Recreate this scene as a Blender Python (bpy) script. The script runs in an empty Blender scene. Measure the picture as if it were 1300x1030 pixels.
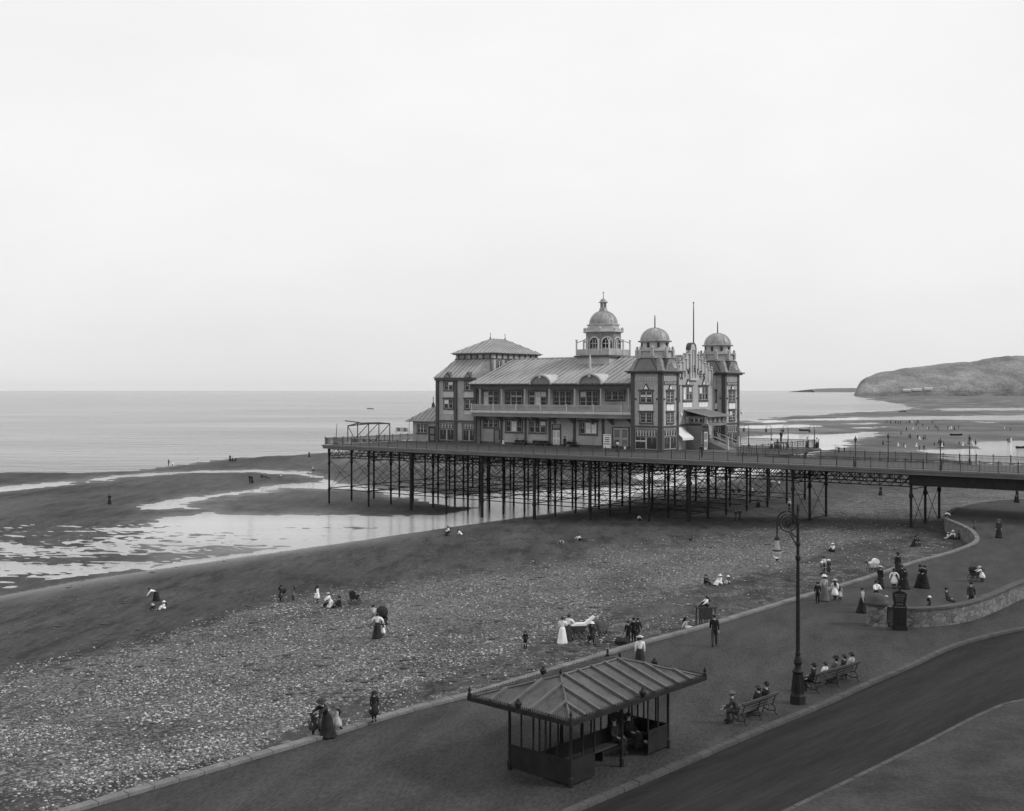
import bpy, bmesh, math, random
import numpy as np
from mathutils import Vector, Matrix
random.seed(7); RNG = np.random.default_rng(5)
sc = bpy.context.scene
COL = sc.collection
F, H, HZ, CX = 1450.0, 13.5, 495.0, 650.0      # survey constants: focal length, eye height, horizon row, centre column
R = math.radians

# ------------------------------------------------------------------ materials
def new_mat(name):
    m = bpy.data.materials.new(name); m.use_nodes = True
    nt = m.node_tree; b = nt.nodes['Principled BSDF']
    return m, nt, b
def grey(name, v, rough=.7, var=.25, scale=1.5, bump=0., bscale=None, bdist=.05, spec=.3, metal=0., stretch=None, fine=0., rotz=0.):
    m, nt, b = new_mat(name)
    tc = nt.nodes.new('ShaderNodeTexCoord'); mp = nt.nodes.new('ShaderNodeMapping')
    if rotz:
        m0 = nt.nodes.new('ShaderNodeMapping'); m0.inputs['Rotation'].default_value = (0, 0, rotz)
        nt.links.new(tc.outputs['Object'], m0.inputs['Vector']); nt.links.new(m0.outputs['Vector'], mp.inputs['Vector'])
    else: nt.links.new(tc.outputs['Object'], mp.inputs['Vector'])
    if stretch: mp.inputs['Scale'].default_value = stretch
    n = nt.nodes.new('ShaderNodeTexNoise'); n.inputs['Scale'].default_value = scale; n.inputs['Detail'].default_value = 6; n.inputs['Roughness'].default_value = .62
    nt.links.new(mp.outputs['Vector'], n.inputs['Vector'])
    r = nt.nodes.new('ShaderNodeMapRange'); r.inputs['From Min'].default_value = .3; r.inputs['From Max'].default_value = .7
    r.inputs['To Min'].default_value = v*(1-var); r.inputs['To Max'].default_value = v*(1+var)
    nt.links.new(n.outputs['Fac'], r.inputs['Value'])
    out = r.outputs['Result']
    if fine > 0:
        n2 = nt.nodes.new('ShaderNodeTexNoise'); n2.inputs['Scale'].default_value = scale*14; n2.inputs['Detail'].default_value = 3
        nt.links.new(mp.outputs['Vector'], n2.inputs['Vector'])
        r2 = nt.nodes.new('ShaderNodeMapRange'); r2.inputs['From Min'].default_value = .3; r2.inputs['From Max'].default_value = .7
        r2.inputs['To Min'].default_value = 1-fine; r2.inputs['To Max'].default_value = 1+fine
        nt.links.new(n2.outputs['Fac'], r2.inputs['Value'])
        mu = nt.nodes.new('ShaderNodeMath'); mu.operation = 'MULTIPLY'
        nt.links.new(out, mu.inputs[0]); nt.links.new(r2.outputs['Result'], mu.inputs[1]); out = mu.outputs[0]
    nt.links.new(out, b.inputs['Base Color'])
    b.inputs['Roughness'].default_value = rough; b.inputs['Metallic'].default_value = metal
    b.inputs['Specular IOR Level'].default_value = spec
    if bump > 0:
        bn = nt.nodes.new('ShaderNodeTexNoise'); bn.inputs['Scale'].default_value = bscale or scale*8; bn.inputs['Detail'].default_value = 4
        nt.links.new(mp.outputs['Vector'], bn.inputs['Vector'])
        bp = nt.nodes.new('ShaderNodeBump'); bp.inputs['Strength'].default_value = bump; bp.inputs['Distance'].default_value = bdist
        nt.links.new(bn.outputs['Fac'], bp.inputs['Height']); nt.links.new(bp.outputs['Normal'], b.inputs['Normal'])
    return m
M = {}
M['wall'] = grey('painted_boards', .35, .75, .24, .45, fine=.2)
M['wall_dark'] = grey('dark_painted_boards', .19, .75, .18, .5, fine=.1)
M['trim_dark'] = grey('dark_trim_paint', .065, .6, .2, 1)
M['trim'] = grey('mid_trim_paint', .42, .6, .15, 1)
M['white'] = grey('white_paint', .72, .6, .08, 1)
M['offwhite'] = grey('weathered_white_paint', .48, .65, .15, 1)
M['roof'] = grey('lead_roof', .22, .5, .4, .5, stretch=(1, .25, 1), fine=.2)
M['seam'] = grey('roof_seam', .40, .5, .15, 1)
M['dome'] = grey('dome_lead', .26, .45, .4, 1.1, fine=.2, spec=.5)
M['glass'] = grey('window_glass', .018, .2, .5, .8, spec=.3)
M['shopglass'] = grey('shop_window_glass', .03, .25, .5, .6, spec=.3)
M['iron'] = grey('black_iron', .016, .65, .4, 2, spec=.2)
M['iron2'] = grey('weathered_iron', .045, .7, .4, 1.2)
M['fascia'] = grey('deck_fascia', .13, .7, .2, .6, stretch=(1, 1, 3))
M['deck'] = grey('deck_boards', .095, .8, .2, .5, stretch=(.2, 6, 1), fine=.1)
M['railing'] = grey('railing_iron', .065, .6, .3, 1)
M['kerb'] = grey('kerb_stone', .072, .85, .3, .9, spec=.15, bump=.3, fine=.15)
M['coping'] = grey('coping_stone', .15, .85, .3, .9, spec=.15, bump=.3, fine=.18)
M['slip'] = grey('slipway_stone', .16, .85, .25, .7, bump=.3, fine=.25)
M['prom'] = grey('promenade_asphalt', .047, .85, .30, .9, stretch=(.9, .25, 1), rotz=.35, spec=.1, bump=.4, bscale=9, fine=.3)
M['road'] = grey('road_surface', .024, .85, .38, .8, stretch=(.09, 1.0, 1), rotz=-.81, spec=.08, bump=.3, bscale=7, fine=.2)
M['path2'] = grey('gravel_footway', .044, .85, .4, .5, spec=.1, bump=.3, bscale=9, fine=.25)
M['wood'] = grey('bench_wood', .05, .6, .3, 2, stretch=(1, 8, 8))
M['skin'] = grey('skin', .36, .6, .05, 4)
M['face'] = grey('face_features', .07, .6, .05, 4)
M['hair'] = grey('hair', .022, .6, .3, 20)
M['black'] = grey('black_cloth', .017, .85, .6, 7)
M['dark'] = grey('dark_cloth', .038, .85, .5, 7)
M['mid'] = grey('grey_cloth', .10, .85, .25, 6)
M['pale'] = grey('pale_cloth', .38, .85, .15, 6)
M['wht'] = grey('white_cloth', .74, .85, .08, 6)
M['straw'] = grey('straw', .42, .8, .12, 8)
M['shelter_roof'] = grey('shelter_roof_sheet', .072, .6, .45, .9, fine=.25, spec=.25)
M['shelter_rib'] = grey('shelter_roof_rib', .095, .6, .3, 3, fine=.2)
M['cliff'] = grey('cliff_rock_and_turf', .155, .9, .6, .014, fine=.42, bump=.8, bscale=.035, bdist=10., stretch=(1, .5, 2.2))
M['farland'] = grey('distant_land', .10, .9, .2, .01)
M['cobble'] = grey('loose_stone', .15, .85, .75, 5.)
M['cobble_pale'] = grey('loose_stone_pale', .41, .85, .5, 5.)
M['weed'] = grey('seaweed_scraps', .022, .6, .4, 6)
M['awning'] = grey('awning_canvas', .62, .85, .1, 1)

# stone rubble wall
def rubble():
    m, nt, b = new_mat('rubble_stone')
    tc = nt.nodes.new('ShaderNodeTexCoord'); mp = nt.nodes.new('ShaderNodeMapping'); mp.inputs['Scale'].default_value = (1, 1, 1.7)
    nt.links.new(tc.outputs['Object'], mp.inputs['Vector'])
    v = nt.nodes.new('ShaderNodeTexVoronoi'); v.inputs['Scale'].default_value = 2.6
    v2 = nt.nodes.new('ShaderNodeTexVoronoi'); v2.feature = 'DISTANCE_TO_EDGE'; v2.inputs['Scale'].default_value = 2.6
    for q in (v, v2): nt.links.new(mp.outputs['Vector'], q.inputs['Vector'])
    bw = nt.nodes.new('ShaderNodeRGBToBW'); nt.links.new(v.outputs['Color'], bw.inputs['Color'])
    r = nt.nodes.new('ShaderNodeMapRange'); r.inputs['To Min'].default_value = .07; r.inputs['To Max'].default_value = .20
    nt.links.new(bw.outputs['Val'], r.inputs['Value'])
    e = nt.nodes.new('ShaderNodeMapRange'); e.inputs['From Max'].default_value = .07; e.inputs['To Min'].default_value = .45
    nt.links.new(v2.outputs['Distance'], e.inputs['Value'])
    mu = nt.nodes.new('ShaderNodeMath'); mu.operation = 'MULTIPLY'
    nt.links.new(r.outputs[0], mu.inputs[0]); nt.links.new(e.outputs[0], mu.inputs[1])
    nt.links.new(mu.outputs[0], b.inputs['Base Color']); b.inputs['Roughness'].default_value = .9
    bp = nt.nodes.new('ShaderNodeBump'); bp.inputs['Strength'].default_value = .8; bp.inputs['Distance'].default_value = .05
    nt.links.new(e.outputs[0], bp.inputs['Height']); nt.links.new(bp.outputs['Normal'], b.inputs['Normal'])
    return m
M['rubble'] = rubble()

# sand and shingle, mixed by the vertex attributes 'shingle' and 'wet'
def ground_mat():
    m, nt, b = new_mat('sand_and_shingle')
    N, L = nt.nodes, nt.links
    tc = N.new('ShaderNodeTexCoord')
    at = N.new('ShaderNodeAttribute'); at.attribute_name = 'shingle'
    aw = N.new('ShaderNodeAttribute'); aw.attribute_name = 'wet'
    def noise(s, d=5, vec=None, r=.6):
        n = N.new('ShaderNodeTexNoise'); n.inputs['Scale'].default_value = s; n.inputs['Detail'].default_value = d; n.inputs['Roughness'].default_value = r
        L.new(vec or tc.outputs['Object'], n.inputs['Vector']); return n.outputs['Fac']
    def rng(x, a, b_, c, d):
        r = N.new('ShaderNodeMapRange'); L.new(x, r.inputs['Value'])
        for k, v in zip(('From Min', 'From Max', 'To Min', 'To Max'), (a, b_, c, d)): r.inputs[k].default_value = v
        return r.outputs['Result']
    def mul(x, y):
        n = N.new('ShaderNodeMath'); n.operation = 'MULTIPLY'
        for i, q in enumerate((x, y)):
            if isinstance(q, float): n.inputs[i].default_value = q
            else: L.new(q, n.inputs[i])
        return n.outputs[0]
    # dry-ish sand
    sand = mul(rng(noise(.07), .3, .7, .036, .062), rng(noise(2.6, 6, None, .75), .3, .7, .68, 1.3))
    mp = N.new('ShaderNodeMapping'); mp.inputs['Rotation'].default_value = (0, 0, R(-48)); mp.inputs['Scale'].default_value = (.35, .05, 1)
    L.new(tc.outputs['Object'], mp.inputs['Vector'])
    sand = mul(sand, rng(noise(1.0, 4, mp.outputs['Vector']), .35, .7, .74, 1.25))
    mp2 = N.new('ShaderNodeMapping'); mp2.inputs['Scale'].default_value = (.75, .16, 1); mp2.inputs['Rotation'].default_value = (0, 0, R(14)); L.new(tc.outputs['Object'], mp2.inputs['Vector'])
    sand = mul(sand, rng(noise(1.0, 5, mp2.outputs['Vector'], .7), .50, .62, 1.12, .62))
    mp3 = N.new('ShaderNodeMapping'); mp3.inputs['Scale'].default_value = (2.6, .6, 1); L.new(tc.outputs['Object'], mp3.inputs['Vector'])
    sand = mul(sand, rng(noise(1.0, 5, mp3.outputs['Vector'], .75), .35, .65, .72, 1.28))
    sand = mul(sand, rng(noise(9., 3, None, .8), .63, .72, 1., 2.4))
    # shingle: two scales of stones
    def stones(scale):
        v = N.new('ShaderNodeTexVoronoi'); v.inputs['Scale'].default_value = scale; L.new(tc.outputs['Object'], v.inputs['Vector'])
        bw = N.new('ShaderNodeRGBToBW'); L.new(v.outputs['Color'], bw.inputs['Color'])
        p = N.new('ShaderNodeMath'); p.operation = 'POWER'; L.new(bw.outputs['Val'], p.inputs[0]); p.inputs[1].default_value = 3.2
        return p.outputs[0], v.outputs['Distance']
    s1, d1 = stones(9.5); s2, d2 = stones(6.)
    c1 = rng(s1, 0, .5, .045, .22); c2 = rng(s2, .1, .5, .045, .24)
    mx = N.new('ShaderNodeMix'); mx.data_type = 'FLOAT'; L.new(rng(noise(1.7, 3), .45, .6, 0, 1), mx.inputs[0]); L.new(c1, mx.inputs[2]); L.new(c2, mx.inputs[3])
    sh = mul(mx.outputs[0], rng(noise(.16, 4), .3, .7, .62, 1.25))
    mk = N.new('ShaderNodeMath'); mk.operation = 'ADD'; L.new(at.outputs['Fac'], mk.inputs[0]); L.new(rng(noise(.9, 5, None, .75), .25, .75, -.55, .55), mk.inputs[1])
    msk = rng(mk.outputs[0], .42, .62, 0, 1)
    mix = N.new('ShaderNodeMix'); mix.data_type = 'FLOAT'; L.new(msk, mix.inputs[0]); L.new(sand, mix.inputs[2]); L.new(sh, mix.inputs[3])
    L.new(mix.outputs[0], b.inputs['Base Color'])
    L.new(rng(aw.outputs['Fac'], 0, 1, .12, .5), b.inputs['Specular IOR Level'])
    L.new(rng(aw.outputs['Fac'], 0, 1, .88, .33), b.inputs['Roughness'])
    # stones stand up
    hh = mul(rng(d1, 0, .12, 1, 0), msk)
    ad = N.new('ShaderNodeMath'); ad.operation = 'ADD'; L.new(hh, ad.inputs[0]); L.new(mul(noise(1.3, 5), .5), ad.inputs[1])
    bp = N.new('ShaderNodeBump'); bp.inputs['Strength'].default_value = .8; bp.inputs['Distance'].default_value = .10
    L.new(ad.outputs[0], bp.inputs['Height']); L.new(bp.outputs['Normal'], b.inputs['Normal'])
    return m
M['ground'] = ground_mat()

def water_mat(name, base, rough, sc1, st, stretch, dist=.1):
    m, nt, b = new_mat(name); N, L = nt.nodes, nt.links
    tc = N.new('ShaderNodeTexCoord'); mp = N.new('ShaderNodeMapping'); mp.inputs['Scale'].default_value = stretch
    L.new(tc.outputs['Object'], mp.inputs['Vector'])
    n = N.new('ShaderNodeTexNoise'); n.inputs['Scale'].default_value = sc1; n.inputs['Detail'].default_value = 6; n.inputs['Roughness'].default_value = .6
    L.new(mp.outputs['Vector'], n.inputs['Vector'])
    bp = N.new('ShaderNodeBump'); bp.inputs['Strength'].default_value = st; bp.inputs['Distance'].default_value = dist
    L.new(n.outputs['Fac'], bp.inputs['Height']); L.new(bp.outputs['Normal'], b.inputs['Normal'])
    n2 = N.new('ShaderNodeTexNoise'); n2.inputs['Scale'].default_value = .012; n2.inputs['Detail'].default_value = 5
    L.new(mp.outputs['Vector'], n2.inputs['Vector'])
    r = N.new('ShaderNodeMapRange'); r.inputs['From Min'].default_value = .3; r.inputs['From Max'].default_value = .7
    r.inputs['To Min'].default_value = base*.5; r.inputs['To Max'].default_value = base*1.5
    L.new(n2.outputs['Fac'], r.inputs['Value']); L.new(r.outputs[0], b.inputs['Base Color'])
    b.inputs['Roughness'].default_value = rough; b.inputs['IOR'].default_value = 1.33; b.inputs['Specular IOR Level'].default_value = .5
    return m
M['sea'] = water_mat('silty_sea_water', .17, .16, .14, 1., (.35, 1, 1), 2.8)
M['pool'] = water_mat('tide_pool_water', .34, .06, .8, .6, (.45, 2.0, 1), .22)

# ------------------------------------------------------------------ mesh helpers
class MB:
    def __init__(s): s.v = []; s.f = []; s.m = []
    def add(s, vs, fs, mi=0):
        o = len(s.v); s.v += [tuple(p) for p in vs]; s.f += [tuple(i+o for i in f) for f in fs]; s.m += [mi]*len(fs)
    def box(s, x0, x1, y0, y1, z0, z1, mi=0, tf=None):
        vs = [(x, y, z) for z in (z0, z1) for x, y in ((x0, y0), (x1, y0), (x1, y1), (x0, y1))]
        if tf: vs = [tf(*p) for p in vs]
        s.add(vs, [(3, 2, 1, 0), (4, 5, 6, 7), (0, 1, 5, 4), (1, 2, 6, 5), (2, 3, 7, 6), (3, 0, 4, 7)], mi)
    def tube(s, pts, rad, n=6, mi=0, cap=True):
        pts = [Vector(p) for p in pts]
        if not isinstance(rad, (list, tuple)): rad = [rad]*len(pts)
        rings = []
        ref = None
        for i, p in enumerate(pts):
            t = (pts[min(i+1, len(pts)-1)] - pts[max(i-1, 0)])
            if t.length < 1e-9: t = Vector((0, 0, 1))
            t.normalize()
            if ref is None: ref = Vector((0, 0, 1)) if abs(t.z) < .9 else Vector((1, 0, 0))
            a = t.cross(ref)
            if a.length < 1e-6: a = t.cross(Vector((1, 0, 0)))
            a.normalize(); c = t.cross(a).normalized(); ref = -c if False else ref
            rings.append([p + (a*math.cos(2*math.pi*k/n) + c*math.sin(2*math.pi*k/n))*rad[i] for k in range(n)])
        vs = [q for r_ in rings for q in r_]; fs = []
        for i in range(len(pts)-1):
            for k in range(n):
                fs.append((i*n+k, i*n+(k+1) % n, (i+1)*n+(k+1) % n, (i+1)*n+k))
        if cap: fs += [tuple(range(n))[::-1], tuple(range((len(pts)-1)*n, len(pts)*n))]
        s.add(vs, fs, mi)
    def lathe(s, prof, c=(0, 0, 0), n=16, mi=0, rot=0., sx=1., sy=1.):
        vs = []; fs = []
        for r_, z in prof:
            for k in range(n):
                a = rot + 2*math.pi*k/n
                vs.append((c[0]+r_*sx*math.cos(a), c[1]+r_*sy*math.sin(a), c[2]+z))
        for i in range(len(prof)-1):
            for k in range(n): fs.append((i*n+k, i*n+(k+1) % n, (i+1)*n+(k+1) % n, (i+1)*n+k))
        fs += [tuple(range(n))[::-1], tuple(range((len(prof)-1)*n, len(prof)*n))]
        s.add(vs, fs, mi)
    def prism(s, poly, z0, z1, mi=0, tf=None):
        n = len(poly); vs = [(x, y, z0) for x, y in poly] + [(x, y, z1) for x, y in poly]
        if tf: vs = [tf(*p) for p in vs]
        s.add(vs, [tuple(range(n))[::-1], tuple(range(n, 2*n))] + [(i, (i+1) % n, n+(i+1) % n, n+i) for i in range(n)], mi)
    def mesh(s, name, mats, off=(0, 0, 0), smooth=False):
        me = bpy.data.meshes.new(name)
        vs = s.v if off == (0, 0, 0) else [(a-off[0], b-off[1], c-off[2]) for a, b, c in s.v]
        me.from_pydata(vs, [], s.f); me.validate()
        for mt in (mats if isinstance(mats, (list, tuple)) else [mats]): me.materials.append(mt)
        if len(s.m) == len(me.polygons): me.polygons.foreach_set('material_index', s.m)
        if smooth: me.polygons.foreach_set('use_smooth', [True]*len(me.polygons))
        bm = bmesh.new(); bm.from_mesh(me); bmesh.ops.recalc_face_normals(bm, faces=bm.faces); bm.to_mesh(me); bm.free()
        return me
def link(name, me, parent=None):
    o = bpy.data.objects.new(name, me); COL.objects.link(o)
    if parent: o.parent = parent
    return o
def tag(o, label, cat, group=None, kind=None):
    if label: o['label'] = label
    if cat: o['category'] = cat
    if group: o['group'] = group
    if kind: o['kind'] = kind
    return o
def thing(name, label, cat, loc=(0, 0, 0), rz=0., group=None, sc_=1.):
    o = bpy.data.objects.new(name, None); COL.objects.link(o); o.empty_display_size = .5
    o.location = loc; o.rotation_euler = (0, 0, rz); o.scale = (sc_,)*3
    return tag(o, label, cat, group)
def struct(name, mb, mat, smooth=False):
    o = link(name, mb.mesh(name, mat, smooth=smooth)); o['kind'] = 'structure'; return o
def copy_thing(o, loc, rz=None, label=None, group=None):
    c = o.copy(); COL.objects.link(c); c.location = loc
    if rz is not None: c.rotation_euler = (0, 0, rz)
    if label: c['label'] = label
    if group: c['group'] = group
    for ch in list(o.children):
        d = ch.copy(); COL.objects.link(d); d.parent = c
        for g in list(ch.children):
            e = g.copy(); COL.objects.link(e); e.parent = d
    return c

# ------------------------------------------------------------------ plan helpers
def G(px, py, z=0.):
    Y = F*(H-z)/(py-HZ); return ((px-CX)*Y/F, Y)
UX, UY, VX, VY = .7965, -.6047, .6047, .7965
OX, OY = -29.3, 179.0
ROT = math.atan2(UY, UX)
def W3(s, t, z=0.): return (OX+s*UX+t*VX, OY+s*UY+t*VY, z)
def S_at(px, t):                       # distance along the pier of image column px, t metres behind its near edge
    k = (px-CX)/F
    return (k*(OY+t*VY) - (OX+t*VX))/(UX - k*UY)
def T_at(px, s):
    k = (px-CX)/F
    return (k*(OY+s*UY) - (OX+s*UX))/(VX - k*VY)
DECK = 4.85
class PThing:                           # a thing built in the pier's frame
    def __init__(s, name, label, cat, base, group=None):
        s.base = base
        s.o = thing(name, label, cat, W3(*base), ROT, group)
    def part(s, name, mb, mat, parent=None, smooth=False):
        return link(name, mb.mesh(name, mat, off=tuple(s.base), smooth=smooth), parent or s.o)

# ------------------------------------------------------------------ promenade edge, beach and water (plan geometry)
W_px = [(420,932),(510.5,902.5),(597.5,882),(681,856),(760,832.6),(806,818),(881,799),(945,779.5),(1000,763),(1106,732),(1158,714),(1203,703),(1229,693),(1237,689),(1239,684),(1232,674),(1216,666),(1196,658.5)]
Wl = [G(*p) for p in W_px]
d0 = (Wl[0][0]-Wl[3][0], Wl[0][1]-Wl[3][1])
Wl = [(Wl[0][0]+d0[0]*k, Wl[0][1]+d0[1]*k) for k in (6, 3, 1.2)] + Wl
W2 = [G(1203,650), G(1224,641), G(1256,636), G(1300,633.5)]
W2 += [(90, 150), (140, 172), (260, 230)]
EDGE = Wl + W2
E_px = [(-500,850),(-250,796),(0,757),(107,737),(213,721),(323,705),(417,692),(520,677),(610,664),(700,652),(760,642),(820,624),(900,612),(960,604),(1030,592),(1100,585),(1180,584),(1232,593),(1300,597),(1600,604)]
ZW = -4.4
El = [G(x, y, ZW) for x, y in E_px]
def polyd(X, Y, pts, closed=False):
    d = np.full(X.shape, 1e9); n = len(pts)
    for i in range(n if closed else n-1):
        ax, ay = pts[i]; bx, by = pts[(i+1) % n]; vx, vy = bx-ax, by-ay; L2 = vx*vx+vy*vy+1e-12
        t = np.clip(((X-ax)*vx+(Y-ay)*vy)/L2, 0, 1); d = np.minimum(d, np.hypot(X-ax-t*vx, Y-ay-t*vy))
    return d
def inside(X, Y, pts):
    r = np.zeros(X.shape, bool); n = len(pts); j = n-1
    for i in range(n):
        xi, yi = pts[i]; xj, yj = pts[j]
        if yi != yj: r ^= ((yi > Y) != (yj > Y)) & (X < (xj-xi)*(Y-yi)/(yj-yi)+xi)
        j = i
    return r
def sd(X, Y, pts):
    d = polyd(X, Y, pts, True); return np.where(inside(X, Y, pts), d, -d)
def vnoise(x, y, seed=0):
    xi = np.floor(x).astype(np.int64); yi = np.floor(y).astype(np.int64); fx = x-xi; fy = y-yi
    fx = fx*fx*(3-2*fx); fy = fy*fy*(3-2*fy)
    def h(a, b):
        n = (a*374761393 + b*668265263 + seed*1274126177) & 0xffffffff
        n = ((n ^ (n >> 13))*1274126177) & 0xffffffff
        return ((n ^ (n >> 16)) & 0xffff)/65535.
    return (h(xi, yi)*(1-fx)+h(xi+1, yi)*fx)*(1-fy) + (h(xi, yi+1)*(1-fx)+h(xi+1, yi+1)*fx)*fy
def fbm(x, y, o=4, seed=0):
    s = 0; a = .5; t = 0
    for k in range(o): s = s + a*vnoise(x*2**k, y*2**k, seed+k); t += a; a *= .55
    return s/t
def gp(l): return [G(x, y, ZW) for x, y in l]
LAND = El + [(500, 200), (500, -100), (-300, -100), (-300, 40)]
PROM = EDGE + [(400, 230), (400, -60), (Wl[0][0]+30, -60)]
SEA = gp([(-900,606),(0,600),(97,600),(168,598),(226,590),(300,583),(360,578),(417,574),(520,569),(640,563),(800,552),(900,541),(980,530.5),(1030,527),(1088,523.5),(1147,521.5),(1160,517),(1130,511),(1100,507),(1120,504.5),(1300,503)]) + [(9000, 3300), (9000, 30000), (-30000, 30000), (-30000, 300)]
POOLS = [gp(p) for p in [
  [(-400,626),(0,620),(80,612),(161,603.5),(252,597.5),(330,597),(388,600),(408,606),(420,609),(450,614),(500,621),(560,629),(620,627),(768,620),(900,609),(880,612),(820,626),(760,643),(700,654),(640,650),(600,645),(552,640),(530,633),(470,624),(413,620),(350,619),(330,623),(270,633),(240,640),(258,646),(175,647),(163,643.5),(226,633),(316,622.5),(342,616),(396,612),(404,608),(380,602.5),(330,600),(252,600),(161,606.5),(80,617),(0,625)],
  [(196,658),(258,652),(307,654),(413,654),(480,656),(560,653),(640,640),(700,630),(768,624),(760,645),(700,655),(610,668),(520,682),(417,697),(323,710),(213,726),(190,722),(230,700),(180,688),(240,676),(190,668)],
  [(800,601),(860,594),(930,590),(1010,588),(1030,590),(1000,599),(895,607),(810,611)],
  [(930,556),(1000,551),(1040,552),(1112,548.5),(1090,556),(1075,562),(1055,571),(1030,580),(960,574),(940,566)],
  [(1161,573),(1206,571.5),(1248,568),(1241,562),(1300,560),(1500,556),(1700,590),(1300,592),(1232,591),(1206,581),(1192,577)],
  [(980,534),(1060,531),(1160,529),(1300,527.5),(1600,527),(1600,532.5),(1300,534),(1190,533),(1080,533.5)],
  [(1192,519),(1300,518),(1500,517.5),(1500,521),(1300,521),(1200,521.5)],
  [(1085,538),(1118,537),(1120,538.3),(1090,539)], [(1085,543),(1118,542),(1120,543.3),(1090,544)], [(1085,552.5),(1112,551.5),(1110,553.3),(1088,554)],
  [(1246,536),(1262,535),(1258,537.5),(1248,537.5)],
  [(940,541),(1010,539),(1050,541),(1000,543.5),(950,545)], [(940,533),(990,533.5),(1010,536),(950,537)],
]]
RIP = gp([(-500,672),(-200,664),(0,664),(60,661),(130,664),(190,660),(260,668),(420,664),(560,662),(600,664),(520,676),(420,694),(323,708),(213,724),(107,740),(0,760),(-500,860)])
def terrain(X, Y, full=False):
    X = np.asarray(X, float); Y = np.asarray(Y, float)
    land = inside(X, Y, LAND); prom = inside(X, Y, PROM)
    dE = polyd(X, Y, El); dW = polyd(X, Y, EDGE)
    t = dE/(dE+dW+1e-6)
    zl = -4.385 + 3.085*t**.92 + .09*(fbm(X*.22, Y*.5, 4, 71)-.45)*np.clip(1-dE/6, 0, 1) + .10*(fbm(X*.09, Y*.09, 4, 3)-.5)*np.clip(dE/8, 0, 1)
    n = fbm(X*.12, Y*.05, 5, 11)-.5; n2 = fbm(X*.5, Y*.2, 4, 17)-.5
    d = sd(X, Y, SEA)
    for p in POOLS: d = np.maximum(d, sd(X, Y, p))
    jit = (n*9+n2*3.5)*np.clip(Y/260, .35, 4)
    jit = jit + (fbm(X*.35, Y*.9, 4, 61)-.5)*np.clip(Y/110, .5, 3)*3.2
    d = d + jit
    zs = ZW + np.clip(-d*.025, -.3, .13)
    rp = sd(X, Y, RIP); w = np.clip(rp/4, 0, 1)
    diag = fbm(X*.05+Y*.02, Y*.035, 3, 41)-.5
    east = np.clip((X+34)/26, 0, 1)
    zr = ZW + .055*(fbm(X*.34, Y*.9, 5, 23)-.48) + .045*(vnoise(X*1.3, Y*2.4, 31)-.5) + .06*(fbm(X*.10, Y*.30, 3, 53)-.5) + .07*diag - .030*east
    zs = np.where(w > 0, zs*(1-w)+zr*w, zs)
    z = np.where(land, zl, zs); z = np.where(prom & land, -1.35, z)
    if not full: return z
    shore = np.where(land, dE, 0)
    return z, land, prom, dE, dW, d
def tz(x, y): return float(terrain(np.array([x]), np.array([y]))[0])
def GB(px, py):                          # point of the beach seen at (px, py)
    z = -2.5
    for _ in range(25):
        x, y = G(px, py, z); z = z*.5+.5*tz(x, y)
    return x, y, z

# terrain sheet
cols = np.arange(-460, 1761, 3.2); rows = np.concatenate([np.linspace(501.2, 560, 95), np.linspace(560.8, 780, 230), np.linspace(781.5, 1110, 130), np.linspace(1114, 1500, 60)])
PXg, PYg = np.meshgrid(cols, rows)
Yg = F*(H-ZW)/(PYg-HZ); Xg = (PXg-CX)*Yg/F
Zg, land, prom, dE, dW, dwat = terrain(Xg, Yg, True)
# shingle mask
PRX = CX+F*Xg/Yg; PRY = HZ+F*(H-Zg)/Yg
SH1 = [(-500,905),(0,858),(200,815),(345,765),(440,752),(504,745),(597,730),(691,718),(772,697),(843,694),(895,686),(960,677),(1040,670),(1100,672),(1160,672),(1120,684),(1060,694),(1000,722),(900,742),(800,772),(690,812),(560,862),(430,900),(300,960),(-500,1110)]
SH2 = [(1040,632),(1130,616),(1300,608),(1700,600),(1700,640),(1300,645),(1220,650),(1195,662),(1150,664),(1080,662),(1030,652)]
SH3 = [(1000,722),(1060,694),(1130,684),(1225,676),(1240,684),(1200,704),(1100,735),(880,800),(600,884),(420,935),(-500,1200),(-500,1110),(300,960),(560,862),(800,772)]
def smask(P, soft): return np.clip(.5+sd(PRX, PRY, P)/soft, 0, 1)
shm = np.maximum(smask(SH1, 30)*.98, smask(SH2, 26)*.62); shm = np.maximum(shm, smask(SH3, 20)*.46)
shm = np.where(land, shm, 0)
wet = np.where(land, np.clip(1.0-dE/8, 0, 1), np.clip(.25+.9*(fbm(Xg*.05, Yg*.03, 4, 91)-.5)+np.clip(1+dwat/5, 0, 1)*.45+.28*np.clip((Yg-260)/200, 0, 1), 0, 1))
nr, nc = Xg.shape
idx = np.arange(nr*nc).reshape(nr, nc)
q = np.stack([idx[:-1, :-1], idx[1:, :-1], idx[1:, 1:], idx[:-1, 1:]], -1).reshape(-1, 4)
me = bpy.data.meshes.new('beach')
me.vertices.add(nr*nc); me.vertices.foreach_set('co', np.stack([Xg, Yg, Zg], -1).astype(np.float32).ravel())
me.loops.add(q.size); me.loops.foreach_set('vertex_index', q.ravel().astype(np.int32))
me.polygons.add(len(q)); me.polygons.foreach_set('loop_start', np.arange(0, q.size, 4).astype(np.int32))
me.polygons.foreach_set('use_smooth', [True]*len(q)); me.update(calc_edges=True)
for nm, arr in (('shingle', shm), ('wet', wet)):
    a = me.attributes.new(nm, 'FLOAT', 'POINT'); a.data.foreach_set('value', arr.astype(np.float32).ravel())
me.materials.append(M['ground'])
beach = link('beach', me); beach['kind'] = 'structure'

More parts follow.
